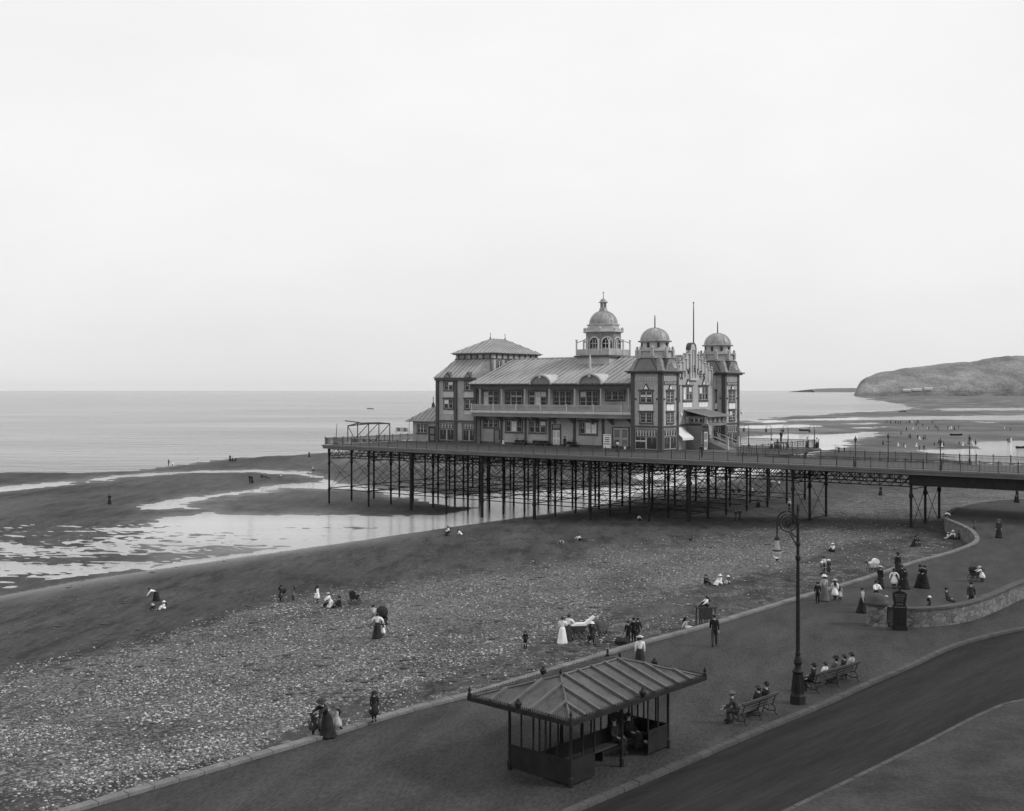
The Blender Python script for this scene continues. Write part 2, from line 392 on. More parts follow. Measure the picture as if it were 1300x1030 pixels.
# water sheets: sea and inner pools meet under the sandbank
mid = gp([(-900,609),(0,603.5),(97,602.5),(168,601),(226,593.6),(300,588),(360,584),(417,586),(520,585),(640,584),(800,570),(900,552),(980,533),(1060,528.5),(1160,526.5),(1300,524.5),(1700,524)])
mb = MB(); far = [(18000, mid[-1][1]), (18000, 20000), (-18000, 20000), (-18000, mid[0][1])]
mb.add([(x, y, ZW) for x, y in mid+far], [tuple(range(len(mid)+4))]); struct('sea', mb, M['sea'])
mb = MB(); near = [(400, 50), (-300, 50)]
mb.add([(x, y, ZW) for x, y in mid+near], [tuple(range(len(mid)+2))]); struct('tide_pool_water', mb, M['pool'])

# loose stones
def scatter(n, name, mat, smin, smax, zone, label, loose=0., flat=1.):
    t = (1+5**.5)/2
    ico = np.array([(-1,t,0),(1,t,0),(-1,-t,0),(1,-t,0),(0,-1,t),(0,1,t),(0,-1,-t),(0,1,-t),(t,0,-1),(t,0,1),(-t,0,-1),(-t,0,1)])/1.9
    icf = np.array([(0,11,5),(0,5,1),(0,1,7),(0,7,10),(0,10,11),(1,5,9),(5,11,4),(11,10,2),(10,7,6),(7,1,8),(3,9,4),(3,4,2),(3,2,6),(3,6,8),(3,8,9),(4,9,5),(2,4,11),(6,2,10),(8,6,7),(9,8,1)])
    px = RNG.uniform(zone[0], zone[1], n); py = RNG.uniform(zone[2], zone[3], n)
    z = np.full(n, -2.5); x = y = None
    for _ in range(8):
        y = F*(H-z)/(py-HZ); x = (px-CX)*y/F; z = terrain(x, y)
    m = np.clip(.5+sd(px, py, SH1)/26, 0, 1)
    m = np.maximum(m, np.clip(.5+sd(px, py, SH3)/20, 0, 1)*.22)
    m = np.maximum(m, np.clip(.5+sd(px, py, SH2)/20, 0, 1)*.4)
    patch = fbm(x*.35, y*.35, 4, 77)
    if loose: patch = np.full(n, .7); m = np.where(inside(x, y, LAND), loose, 0)*np.clip((fbm(x*.12, y*.12, 4, 88)-.38)*5, 0, 1)
    k = (RNG.uniform(0, 1, n) < m*np.clip((patch-.32)*3.2, .05, 1)) & ~inside(x, y, PROM)
    x, y, z = x[k], y[k], z[k]; c = len(x)
    r = smin+(smax-smin)*RNG.uniform(0, 1, c)**2.5
    sc3 = np.stack([r*RNG.uniform(.8, 1.3, c), r*RNG.uniform(.6, 1, c), r*RNG.uniform(.35, .6, c)*flat], -1)
    a = RNG.uniform(0, 6.28, c); ca, sa = np.cos(a), np.sin(a)
    v = ico[None]*sc3[:, None]*(1+RNG.uniform(-.15, .15, (c, 12, 1)))
    vx = v[..., 0]*ca[:, None]-v[..., 1]*sa[:, None]+x[:, None]; vy = v[..., 0]*sa[:, None]+v[..., 1]*ca[:, None]+y[:, None]; vz = v[..., 2]+z[:, None]+.3*sc3[:, 2:3]
    co = np.stack([vx, vy, vz], -1).reshape(-1, 3).astype(np.float32)
    fi = (icf[None]+np.arange(c)[:, None, None]*12).reshape(-1, 3)
    me = bpy.data.meshes.new(name); me.vertices.add(len(co)); me.vertices.foreach_set('co', co.ravel())
    me.loops.add(fi.size); me.loops.foreach_set('vertex_index', fi.ravel().astype(np.int32))
    me.polygons.add(len(fi)); me.polygons.foreach_set('loop_start', np.arange(0, fi.size, 3).astype(np.int32)); me.update(calc_edges=True)
    me.materials.append(mat); o = link(name, me); tag(o, label, 'pebbles', None, 'stuff')
scatter(170000, 'shingle_stones', M['cobble'], .04, .115, (-60, 1320, 600, 1040), 'grey rounded stones strewn over the shingle bank of the beach')
scatter(60000, 'pale_shingle_stones', M['cobble_pale'], .04, .10, (-60, 1320, 600, 1040), 'paler whitish stones mixed among the grey shingle of the beach')
scatter(9000, 'stray_stones', M['cobble'], .04, .10, (-60, 1320, 610, 860), 'small stray stones dotted over the open sand below the shingle', .35)
scatter(5200, 'seaweed', M['weed'], .10, .42, (-60, 1320, 620, 900), 'dark scraps of seaweed lying over the open sand', .5, .22)

# ------------------------------------------------------------------ promenade, road, kerbs
def offset(pts, d):
    out = []
    for i, p in enumerate(pts):
        a = pts[max(i-1, 0)]; b = pts[min(i+1, len(pts)-1)]; v = Vector((b[0]-a[0], b[1]-a[1])).normalized()
        out.append((p[0]-v.y*d, p[1]+v.x*d))
    return out
def smooth_line(pts, k=2):
    for _ in range(k):
        q = [pts[0]]
        for i in range(len(pts)-1):
            a, b = pts[i], pts[i+1]
            q += [(a[0]*.75+b[0]*.25, a[1]*.75+b[1]*.25), (a[0]*.25+b[0]*.75, a[1]*.25+b[1]*.75)]
        pts = q+[pts[-1]]
    return pts
def ribbon(mb, A, B, z0, z1, mi=0):
    n = len(A); vs = [(x, y, z1) for x, y in A]+[(x, y, z1) for x, y in B]+[(x, y, z0) for x, y in A]+[(x, y, z0) for x, y in B]; fs = []
    for i in range(n-1):
        fs += [(i, i+1, n+i+1, n+i), (2*n+i, 2*n+i+1, i+1, i), (n+i, n+i+1, 3*n+i+1, 3*n+i)]
    fs += [(0, n, 3*n, 2*n), (n-1, 2*n-1, 4*n-1, 3*n-1)]
    mb.add(vs, fs, mi)
def blocks(mb, line, d0, d1, z0, z1, step=1.0, gap=.022):
    P = [Vector(p) for p in line]; acc = [0.]
    for a, b in zip(P[:-1], P[1:]): acc.append(acc[-1]+(b-a).length)
    def at(s_):
        i = min(max(int(np.searchsorted(acc, s_))-1, 0), len(P)-2); f = (s_-acc[i])/(acc[i+1]-acc[i]+1e-9); t = (P[i+1]-P[i]).normalized()
        return P[i].lerp(P[i+1], f), Vector((-t.y, t.x))
    s_ = 0.
    while s_ < min(acc[-1], 240):
        L_ = step*random.uniform(.85, 1.15); (a, na), (b, nb) = at(s_+gap), at(min(s_+L_, acc[-1])); dz = random.uniform(-.008, .006)
        q = [a+na*d0, b+nb*d0, b+nb*d1, a+na*d1]; e = .02; c_ = sum(q, Vector((0, 0)))/4
        mb.add([(p.x, p.y, z0) for p in q]+[(p.x, p.y, z1+dz-e) for p in q]+[tuple(p.lerp(c_, .04))+(z1+dz,) for p in q], [(k, (k+1) % 4, 4+(k+1) % 4, 4+k) for k in range(4)]+[(4+k, 4+(k+1) % 4, 8+(k+1) % 4, 8+k) for k in range(4)]+[(8, 9, 10, 11)]); s_ += L_
K_px = [(935,940),(983,919),(1038,898),(1106,866),(1158,845),(1203,822.5),(1245,809),(1300,797)]
Kl = [G(*p) for p in K_px]; dk = (Kl[0][0]-Kl[4][0], Kl[0][1]-Kl[4][1])
Kl = [(Kl[0][0]+dk[0]*k, Kl[0][1]+dk[1]*k) for k in (5, 2.5, 1)] + Kl + [(42, 73), (75, 88), (130, 105), (300, 150)]
Kl = smooth_line(Kl)
Es = smooth_line(EDGE)
mb = MB(); poly = Es + [(300, 230)] + Kl[::-1] + [(Kl[0][0], Kl[0][1]-1), (Es[0][0], Es[0][1]-1)]
mb.prism(poly, -.10, 0.0); struct('promenade', mb, M['prom'])
mb = MB(); blocks(mb, Es, .04, -.36, -.05, .13, 1.1); swt = thing('sea_wall', 'long stone sea wall with pale coping curving between beach and promenade', 'sea wall'); link('coping', mb.mesh('coping', M['coping']), swt)
mb = MB(); ribbon(mb, offset(Es, -.03), offset(Es, -.33), -3.2, -.052); link('masonry', mb.mesh('masonry', M['rubble']), swt)
mb = MB(); blocks(mb, Kl, .26, -.03, -.5, .014, .95); struct('kerb', mb, M['kerb'])
mb = MB(); mb.add([(-400, -100, -.13), (500, -100, -.13), (500, 260, -.13), (Kl[-1][0], Kl[-1][1], -.13)] + [(x, y, -.13) for x, y in Kl[::-1][1:]], [tuple(range(4+len(Kl)-1))])
struct('road', mb, M['road'])
K2 = [G(x, y, -.13) for x, y in [(1150,962),(1196,938),(1240,914),(1300,888)]]
K2 = [(K2[0][0]-8, K2[0][1]-8)] + K2 + [(50, 62), (90, 78)]
K2 = smooth_line(K2)
mb = MB(); mb.prism(K2 + [(90, 0), (K2[0][0], 0)], -.3, -.01); struct('footway', mb, M['path2'])
mb = MB(); blocks(mb, K2, .18, .0, -.3, .006, .95); struct('footway_kerb', mb, M['kerb'])
# slipway beside the sea wall
a = Vector(G(722, 832, -1.2)); mb = MB()
P0 = Vector(G(735, 840)); P1 = Vector(G(890, 797)); dr = (P1-P0).normalized(); nn = Vector((-dr.y, dr.x))
Lr = (P1-P0).length
def rp(a_, b_, z): p = P0+dr*a_+nn*b_; return (p.x, p.y, z)
NS = 10; vs = []
for i in range(NS+1):
    f = i/NS; z = -1.38+1.36*f**.85; wd = .5+1.9*math.sin(math.pi*min(1, .25+f*.6))*(1-f*.75)
    vs += [rp(Lr*f, .04, z), rp(Lr*f, wd, z-.06), rp(Lr*f, .04, -2.6), rp(Lr*f, wd, -2.6)]
mb.add(vs, [f_ for i in range(NS) for f_ in ((4*i, 4*i+1, 4*i+5, 4*i+4), (4*i+1, 4*i+3, 4*i+7, 4*i+5))]+[(0, 2, 3, 1), (4*NS, 4*NS+1, 4*NS+3, 4*NS+2)])
struct('slipway', mb, M['slip'])

# ------------------------------------------------------------------ the pier
ZG = -5.6
pier = PThing('pier', 'long iron seaside pier on slender piles with lattice girders above the sands', 'pier', (0, 0, 0))
SW, TW, SE = 64.4, 40.0, 150.0
mb = MB(); mb.prism([(0, 0), (SE, 0), (SE, 12), (SW, 12), (SW, TW), (0, TW)], DECK-.12, DECK); pier.part('deck', mb, M['deck'])
mb = MB()
def beam(mb, p, q, w, z0, z1, mi=0):
    p = Vector(p); q = Vector(q); d = (q-p).normalized(); n = Vector((-d.y, d.x))*w/2
    mb.prism([tuple(p-n), tuple(q-n), tuple(q+n), tuple(p+n)], z0, z1, mi)
beam(mb, (-.25, -.1), (SE, -.1), .3, DECK-.55, DECK-.125)
beam(mb, (-.35, -.22), (SE, -.22), .34, DECK-.20, DECK+.02)
beam(mb, (-.1, .06), (-.1, TW), .3, DECK-.55, DECK-.13); beam(mb, (SW+.1, 12.2), (SW+.1, TW), .3, DECK-.55, DECK-.13)
beam(mb, (SW+.3, 12.1), (SE, 12.1), .3, DECK-.55, DECK-.13)
pier.part('fascia', mb, M['fascia'])
PS = [.5, 9.1, 17.8, 24.6, 31.2, 40.3, 49.3, 58.2, 63.9]; PT = [.4, 5.3, 10.4, 16.5, 23, 29.5, 36]
def lattice(mb, p, q, z0, z1, pitch=1.15, w=.09):
    p = Vector(p); q = Vector(q); L = (q-p).length; n = max(1, round(L/pitch)); d = (q-p)/n
    beam(mb, p, q, .22, z1-.12, z1); beam(mb, p, q, .22, z0, z0+.11)
    for i in range(n):
        a = p+d*i; b = p+d*(i+1)
        mb.tube([(a.x, a.y, z0+.05), (b.x, b.y, z1-.06)], w*.5, 4, cap=False)
        mb.tube([(a.x, a.y, z1-.06), (b.x, b.y, z0+.05)], w*.36, 4, cap=False)
        if i % 2 == 0: mb.tube([(a.x, a.y, z0+.05), (a.x, a.y, z1-.06)], w*.5, 4, cap=False)
for t in PT:
    mb = MB(); lattice(mb, (.3, t), (91 if t < 12 else SW, t), DECK-1.95, DECK-.56); pier.part('lattice_girder', mb, M['iron'])
for s in PS+[77.4, 91]:
    mb = MB(); lattice(mb, (s, .4), (s, 10.4 if s > 70 else 36), DECK-1.75, DECK-.6, 1.5); pier.part('cross_girder', mb, M['iron'])
mb = MB()
for t in (.35, 10.6): beam(mb, (91.2, t), (SE, t), .25, DECK-1.75, DECK-.56)
pier.part('plate_girder', mb, M['iron'])
mb = MB()
for k in range(30): beam(mb, (92+k*2, .6), (92+k*2, 10.4), .12, DECK-.95, DECK-.57)
pier.part('deck_joists', mb, M['iron'])
pile0 = None
def pile_mesh(heavy):
    m = MB(); r = .155 if not heavy else .23
    m.lathe([(r*1.25, 0), (r*1.25, .9), (r, 1.0), (r, 3.3), (r*1.35, 3.35), (r*1.35, 3.6), (r, 3.65), (r*.95, 7.3), (r*1.5, 7.4), (r*1.5, 7.75), (r, 7.85), (r, 8.75), (r*1.4, 9.0), (r*1.4, -ZG+DECK-.6)], n=10)
    return m.mesh('pile', M['iron'], smooth=False)
pm = [pile_mesh(False), pile_mesh(True)]
for s in PS+[77.4, 91]:
    for t in PT:
        if s > 70 and t > 12: continue
        o = link('pile', pm[1 if t < 1 and s in (17.8, 31.2, 40.3, 49.3, 63.9) else 0], pier.o); o.location = (s, t, ZG)
for s in PS+[77.4, 91]:
    mb = MB(); ts = [t for t in PT if s < 70 or t < 12]
    for a, b in zip(ts[:-1], ts[1:]):
        mb.tube([(s, a, -1.9), (s, b, -1.9)], .07, 4, cap=False); mb.tube([(s, a, 2.65), (s, b, 2.65)], .05, 4, cap=False)
        mb.tube([(s, a, -1.9), (s, b, 2.6)], .036, 4, cap=False); mb.tube([(s, b, -1.9), (s, a, 2.6)], .036, 4, cap=False)
    pier.part('cross_bracing', mb, M['iron'])
for t in PT:
    mb = MB()
    for a, b in zip(PS[:-1], PS[1:]):
        mb.tube([(a, t, -2.0), (b, t, -2.0)], .06, 4, cap=False)
        mb.tube([(a, t, -2.0), (b, t, 2.6)], .036, 4, cap=False); mb.tube([(b, t, -2.0), (a, t, 2.6)], .036, 4, cap=False)
    pier.part('lengthwise_bracing', mb, M['iron'])
# railings
post_me = None
def railing(p, q, z=DECK, h=1.12, step=1.9, posts=True, parent=None, mat='railing', bars=.13, thingo=None, bw=.042):
    th = thingo or pier
    p = Vector(p); q = Vector(q); L = (q-p).length; n = max(1, round(L/step)); d = (q-p)/n; dn = d.normalized()
    mb = MB()
    beam(mb, p, q, .07, z+h-.07, z+h); beam(mb, p, q, .05, z+.12, z+.16); beam(mb, p, q, .04, z+h*.72, z+h*.72+.03)
    k = int(L/bars)
    for i in range(k):
        a = p+dn*(i+.5)*bars; mb.box(a.x-bw/2, a.x+bw/2, a.y-bw/2, a.y+bw/2, z+.16, z+h-.07)
    r = th.part('railing', mb, M[mat], parent)
    if posts:
        m2 = MB(); m2.lathe([(.05, 0), (.05, h), (.075, h+.02), (.075, h+.10), (.02, h+.16)], n=6)
        me = m2.mesh('railing_post', M[mat])
        for i in range(n+1):
            a = p+d*i; o = link('railing_post', me, r); o.location = (a.x-th.base[0], a.y-th.base[1], z-th.base[2])
    return r
railing((0, 0), (52, 0)); railing((52, 0), (104, 0)); railing((104, 0), (140, 0))
railing((0, .2), (0, TW)); railing((SW+.5, 12), (104, 12)); railing((104, 12), (140, 12))
railing((SW, 12.5), (SW, TW), bars=.42, bw=.03); railing((.3, TW), (SW, TW), posts=False)

# ------------------------------------------------------------------ the pavilion
TF, TB = 12.8, 36.6                      # front and back walls
PV = PThing('pavilion', 'large timber pavilion with lead domes, stepped gable and balcony on the pier head', 'pavilion', (28, 24, DECK))
def front(t0): return lambda a, n, z: (a, t0-n, z)          # faces the camera side; n = outwards
def right(s0): return lambda a, n, z: (s0+n, a, z)          # faces the shore
def zf(py, s, t):                        # height of image row py at plan point (s, t)
    return H-(py-HZ)*(OY+s*UY+t*VY)/F
def fb(mb, tf, a0, a1, z0, z1, n0, n1, mi=0): mb.box(a0, a1, n0, n1, z0, z1, mi, tf)
def window(tf, a, z0, w, h, cols=2, rows=2, parent=None, th=None, fr='trim_dark', gl='glass', cornice=True, pediment=False, transom=.5, sill=True, name='window', mull='trim'):
    th = th or PV; mb = MB(); x0, x1, z1 = a-w/2, a+w/2, z0+h
    fb(mb, tf, x0, x1, z0, z1, .012, .03, 1)
    for (q0, q1, r0, r1) in ((x0-.12, x0, z0-.1, z1+.1), (x1, x1+.12, z0-.1, z1+.1), (x0, x1, z1, z1+.1), (x0, x1, z0-.1, z0)): fb(mb, tf, q0, q1, r0, r1, .01, .10)
    for c in range(1, cols):
        xx = x0+w*c/cols; fb(mb, tf, xx-.045, xx+.045, z0, z1, .03, .09, 2)
    for c in range(cols):                # sashes
        cx0 = x0+w*c/cols; cx1 = x0+w*(c+1)/cols; e = .055
        for (q0, q1, r0, r1) in ((cx0+.045, cx0+.045+e, z0, z1), (cx1-.045-e, cx1-.045, z0, z1), (cx0+.045+e, cx1-.045-e, z0, z0+e), (cx0+.045+e, cx1-.045-e, z1-e, z1)): fb(mb, tf, q0, q1, r0, r1, .031, .07, 2)
        for r_ in range(1, rows):
            zz = z0+h*r_/rows; fb(mb, tf, cx0+.10, cx1-.10, zz-.025, zz+.025, .031, .065, 2)
        if h > 1.3 and random.random() < .24: fb(mb, tf, cx0+.10, cx1-.10, z0+h*random.choice((.05, .5, .62)), z0+h*(.94 if random.random() < .6 else .7), .0305, .0309, 3)
        fb(mb, tf, (cx0+cx1)/2-.018, (cx0+cx1)/2+.018, z0+h*.5, z1-e, .0315, .06, 2)
    if sill: fb(mb, tf, x0-.2, x1+.2, z0-.2, z0-.1, .01, .2)
    if cornice: fb(mb, tf, x0-.28, x1+.28, z1+.1, z1+.26, .01, .24)
    if pediment:
        zt = z1+.26; hp = .85
        vs = [(a-.55, zt), (a+.55, zt), (a, zt+hp)]
        mb.prism([(x, z) for x, z in vs], .01, .16, 0, lambda x, z, n: tf(x, n, z))
        vs = [(a-.34, zt+.08), (a+.34, zt+.08), (a, zt+hp-.22)]
        mb.prism([(x, z) for x, z in vs], .161, .18, 3, lambda x, z, n: tf(x, n, z))
    return th.part(name, mb, [M[fr], M[gl], M[mull], M['white']], parent)
def panel(tf, a, z0, w, h, parent, mat='white', split=0, n1=.06, th=None, name='panel'):
    mb = MB(); k = max(1, split); g = .07 if split else 0
    for i in range(k): fb(mb, tf, a-w/2+w*i/k+g/2, a-w/2+w*(i+1)/k-g/2, z0, z0+h, .01, n1)
    if split: fb(mb, tf, a-w/2, a+w/2, z0, z0+h, .004, .02, 1)
    return (th or PV).part(name, mb, [M[mat], M['trim_dark']], parent)
def boards(mb, tf, a0, a1, z0, z1, step=.32):          # shadow lines of the cladding
    z = z0+step
    while z < z1-.05: fb(mb, tf, a0, a1, z, z+.035, .0, .022); z += step

# -- main hall body
s0, s1 = 9.3, 51.3; tw = 17.0
mb = MB(); mb.box(s0, 17.6, 16.0, TB, DECK, 15.3); mb.box(17.6, s1, tw, TB, DECK, 14.0)
for (a0, a1, t_, zz) in ((s0, 17.6, 16., 15.3), (17.6, s1, tw, 14.)): boards(mb, front(t_), a0, a1, DECK+.2, zz)
wall = PV.part('wall', mb, M['wall'])
# pilasters of the seaward block
mb = MB()
for a in (9.45, 13.35, 17.4): fb(mb, front(16.), a-.28, a+.28, DECK, 15.2, .03, .22)
fb(mb, front(16.), s0-.1, 17.6, 8.35, 8.6, .03, .28); fb(mb, front(16.), s0-.2, 17.6, 15.0, 15.45, .03, .45)
fb(mb, front(16.), s0, 17.6, DECK, DECK+.5, .03, .1)
for px in (729.5, 766):
    a = S_at(px, tw); fb(mb, front(tw), a-.2, a+.2, DECK, 9.2, .03, .16)
for px in (609.5, 637, 667.5, 698): a = S_at(px, tw); fb(mb, front(tw), a-.16, a+.16, DECK, 9.2, .03, .16)
fb(mb, front(tw), 17.7, 48, DECK, DECK+.45, .03, .09)
PV.part('pilasters', mb, M['trim_dark'])
for (x0, x1) in ((563.5, 576), (590, 603)):
    a0, a1 = S_at(x0, 16.), S_at(x1, 16.); a = (a0+a1)/2; w = a1-a0-.2
    window(front(16.), a, 13.45, w, 1.35, 2, 2, wall); window(front(16.), a, 10.5, w, 1.45, 2, 2, wall)
    panel(front(16.), a, 12.3, w+.2, .95, wall, 'offwhite'); panel(front(16.), a, 9.55, w+.2, .65, wall, 'offwhite')
for (x0, x1) in ((556.5, 578.5), (586, 606)):
    a0, a1 = S_at(x0, 16.), S_at(x1, 16.); a = (a0+a1)/2; w = a1-a0-.5
    window(front(16.), a, 7.3, w, .75, 5, 2, wall, cornice=False, sill=False, gl='glass'); window(front(16.), a, 5.35, w, 1.75, 2, 1, wall, cornice=False, gl='shopglass', mull='trim')
# ground floor under the balcony
for (x0, x1, c) in ((641.5, 664, 3), (671.5, 694, 3), (735, 759, 3)):
    a0, a1 = S_at(x0, tw), S_at(x1, tw); window(front(tw), (a0+a1)/2, 6.95, a1-a0-.3, 1.75, c, 2, wall)
a0, a1 = S_at(613, tw), S_at(634, tw); window(front(tw), (a0+a1)/2, 7.6, a1-a0-.5, 1.2, 3, 2, wall, cornice=False)
for px in (640, 670, 700): a = S_at(px+2, tw)
# doors
def door(tf, a, w, h, parent, mat='trim', leafs=1, z=DECK, label=None, nm='door'):
    mb = MB(); fb(mb, tf, a-w/2, a+w/2, z, z+h, .01, .08, 0)
    for (q0, q1, r0, r1) in ((a-w/2-.14, a-w/2, z, z+h+.14), (a+w/2, a+w/2+.14, z, z+h+.14), (a-w/2, a+w/2, z+h, z+h+.14)): fb(mb, tf, q0, q1, r0, r1, .01, .15, 1)
    for l in range(leafs):
        x = a-w/2+w*l/leafs; ww = w/leafs
        for (u, v) in ((.12, .45), (.55, .92)): fb(mb, tf, x+.15*ww, x+.85*ww, z+h*u, z+h*v, .081, .10, 2)
    o = PV.part(nm, mb, [M[mat], M['trim_dark'], M['offwhite'] if mat == 'white' else M['wall_dark']], parent)
    if label: o['label'] = label
    return o
ad = (S_at(701, tw)+S_at(712.5, tw))/2
door(front(tw), ad, S_at(712.5, tw)-S_at(701, tw)-.3, 2.55, wall, 'white', 2, label='tall white panelled double door')
window(front(tw), ad, DECK+2.85, 1.35, .5, 4, 1, wall, cornice=False, sill=False)
mb = MB(); c = (ad, DECK+3.5)
mb.prism([(c[0]+.85*math.cos(math.pi*k/12), c[1]+.8*math.sin(math.pi*k/12)) for k in range(13)], .02, .14, 0, lambda x, z, n: front(tw)(x, n, z))
PV.part('door_hood', mb, M['trim'], wall)
door(front(tw), (S_at(778, tw)+S_at(796, tw))/2+.2, 2.6, 3.1, wall, 'trim', 2)
door(front(tw), S_at(631, tw), .9, 2.3, wall, 'wall_dark', 1)
# balcony with columns
bt = 14.5; b0 = S_at(597.8, bt); b1 = 48.0
mb = MB(); mb.box(b0, b1, bt, tw, 9.85, 10.1); mb.box(b0-.1, b1, bt-.15, bt+.02, 9.95, 10.3)
bal = PV.part('balcony', mb, M['offwhite'])
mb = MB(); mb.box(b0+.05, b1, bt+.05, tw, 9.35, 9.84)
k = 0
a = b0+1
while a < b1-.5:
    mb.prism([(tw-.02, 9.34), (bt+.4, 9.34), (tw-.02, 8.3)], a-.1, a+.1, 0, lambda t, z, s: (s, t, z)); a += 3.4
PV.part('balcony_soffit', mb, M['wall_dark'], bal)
railing((b0, bt+.02), (b1, bt+.02), z=10.3, h=.95, step=99, posts=False, parent=bal, mat='trim', thingo=PV, bars=.17, bw=.07)
pm2 = MB(); pm2.box(-.1, .1, -.1, .1, 0, 1.15); pm2.box(-.14, .14, -.14, .14, 1.15, 1.22)
pme = pm2.mesh('baluster_post', M['offwhite'])
for px in (598.5, 626, 655, 686, 719, 753, 788.5): o = link('baluster_post', pme, bal); o.location = (S_at(px, bt)-28+.1, bt-.03-24, 10.12-DECK)
cm = MB(); cm.box(-.13, .13, -.13, .13, 0, .35); cm.lathe([(.11, .35), (.10, 3.2), (.16, 3.3), (.16, 3.6)], n=8)
cme = cm.mesh('column', M['offwhite'])
for px in (609.5, 637, 666.5, 697.5, 730, 763, 798): o = link('column', cme, bal); o.location = (S_at(px, bt+.3)-28, bt+.3-24, 10.1-DECK)
# upper windows behind the balcony
ups = [(613, 634), (641, 664), (671, 695), (702, 727), (735.5, 761)]
for x0, x1 in ups:
    a0, a1 = S_at(x0, tw), S_at(x1, tw); window(front(tw), (a0+a1)/2, 10.95, a1-a0-.3, 2.35, 3, 3, wall, cornice=False)
a0, a1 = S_at(768.5, tw), S_at(794, tw); window(front(tw), (a0+a1)/2, 12.05, a1-a0-.3, 1.2, 3, 2, wall, cornice=False)
# eaves beam and arched pediments
mb = MB(); mb.box(b0-.15, b1, bt-.1, bt+.7, 13.7, 14.22); mb.box(b0-.3, b1, bt-.45, tw, 14.22, 14.42)
PV.part('eaves', mb, M['trim_dark'])
def roofsheet(mb, quad, n=24, th=.12, seam=.5):
    # quad: eave a, eave b, top b, top a ; standing seams run up the slope
    A, B, C_, D = [Vector(p) for p in quad]; nrm = (B-A).cross(D-A).normalized()
    if nrm.z < 0: nrm = -nrm
    vs = [A, B, C_, D]; mb.add([tuple(p) for p in vs]+[tuple(p-nrm*th) for p in vs], [(0, 1, 2, 3), (7, 6, 5, 4), (0, 4, 5, 1), (1, 5, 6, 2), (2, 6, 7, 3), (3, 7, 4, 0)])
    L = (B-A).length; d = (B-A).normalized(); up = (D-A)-d*((D-A).dot(d)); hl = up.length; upn = up.normalized()
    a_off = (D-A).dot(d); b_off = (C_-A).dot(d); k = int(L/seam)
    for i in range(1, k):
        x = L*i/k
        t = 1.
        if x < a_off: t = min(t, x/a_off)
        if x > b_off and b_off < L: t = min(t, (L-x)/(L-b_off))
        if t < .04: continue
        p = A+d*x; q_ = p+upn*hl*t
        w = d*.05
        mb.add([tuple(p-w), tuple(p+w), tuple(q_+w), tuple(q_-w), tuple(p-w+nrm*.10), tuple(p+w+nrm*.10), tuple(q_+w+nrm*.10), tuple(q_-w+nrm*.10)], [(4, 5, 6, 7), (0, 1, 5, 4), (1, 2, 6, 5), (2, 3, 7, 6), (3, 0, 4, 7)], 1)
RT, RZ = 24.9, 18.5
mb = MB()
es0 = s0-.4
roofsheet(mb, [(17.3, bt-.45, 14.43), (50.6, bt-.45, 14.43), (50.6, RT, RZ), (17.3, RT, RZ)], seam=.95)
roofsheet(mb, [(es0, 15.5, 15.46), (17.29, 15.5, 15.46), (17.29, 19.99, 18.46), (9.9, 19.99, 18.46)], seam=.8)
roofsheet(mb, [(51.3, TB+.4, 14.43), (es0, TB+.4, 14.43), (es0+5, RT, RZ), (51.3, RT, RZ)], seam=.95)
roofsheet(mb, [(es0, TB+.4, 15.46), (es0, 15.5, 15.46), (9.89, 19.99, 18.46), (9.89, 32.2, 18.46)], seam=.8)
mb.prism([(15.6, 14.4), (15.6, 15.4), (19.95, 18.4), (RT, RZ)], 17.30, 17.36, 0, lambda t, z, s: (s, t, z))
roof = PV.part('roof', mb, [M['roof'], M['seam']])
mb = MB(); mb.box(14, 50, RT-.12, RT+.12, RZ-.02, RZ+.16); PV.part('ridge', mb, M['seam'], roof)
for (pc, w) in ((686, 27), (749, 29.5)):          # arched pediments over the balcony
    a = S_at(pc, bt-.5); r = w/2*(OY+a*UY+14*VY)/F*1.12
    mb = MB(); tf = lambda x, z, n: front(bt)(x, n, z)
    arc = [(a+r*math.cos(math.pi*k/20), 14.3+r*.72*math.sin(math.pi*k/20)) for k in range(21)]
    mb.prism(arc, -3.0, .35, 0, tf)
    outer = [(a+(r+.22)*math.cos(math.pi*k/20), 14.3+(r*.72+.22)*math.sin(math.pi*k/20)) for k in range(21)]
    mb.prism(outer+arc[::-1], -3.0, .62, 1, tf)
    mb.box(a-.18, a+.18, bt-.75, bt-.36, 14.3+r*.72-.35, 14.3+r*.72+.35, 1)
    ped = PV.part('arched_pediment', mb, [M['wall_dark'], M['trim']], roof)
for (pc) in (749,):
    a = S_at(pc, bt-.5); mb = MB(); mb.lathe([(.19, 16.4), (.17, 18.0), (.1, 18.4), (.02, 18.8)], c=(a, bt-.5, 0), n=8); PV.part('finial', mb, M['offwhite'], roof)
for px, s_ in ((568, 0), (594, 0)):          # little triangular dormers on the seaward eaves
    a = S_at(px, 15.5); mb = MB()
    mb.prism([(a-.75, 15.45), (a+.75, 15.45), (a, 16.35)], -.6, .58, 0, lambda x, z, n: front(16.)(x, n, z))
    mb.prism([(a-.45, 15.5), (a+.45, 15.5), (a, 16.05)], .581, .6, 1, lambda x, z, n: front(16.)(x, n, z))
    PV.part('dormer_gable', mb, [M['trim_dark'], M['roof']], roof)
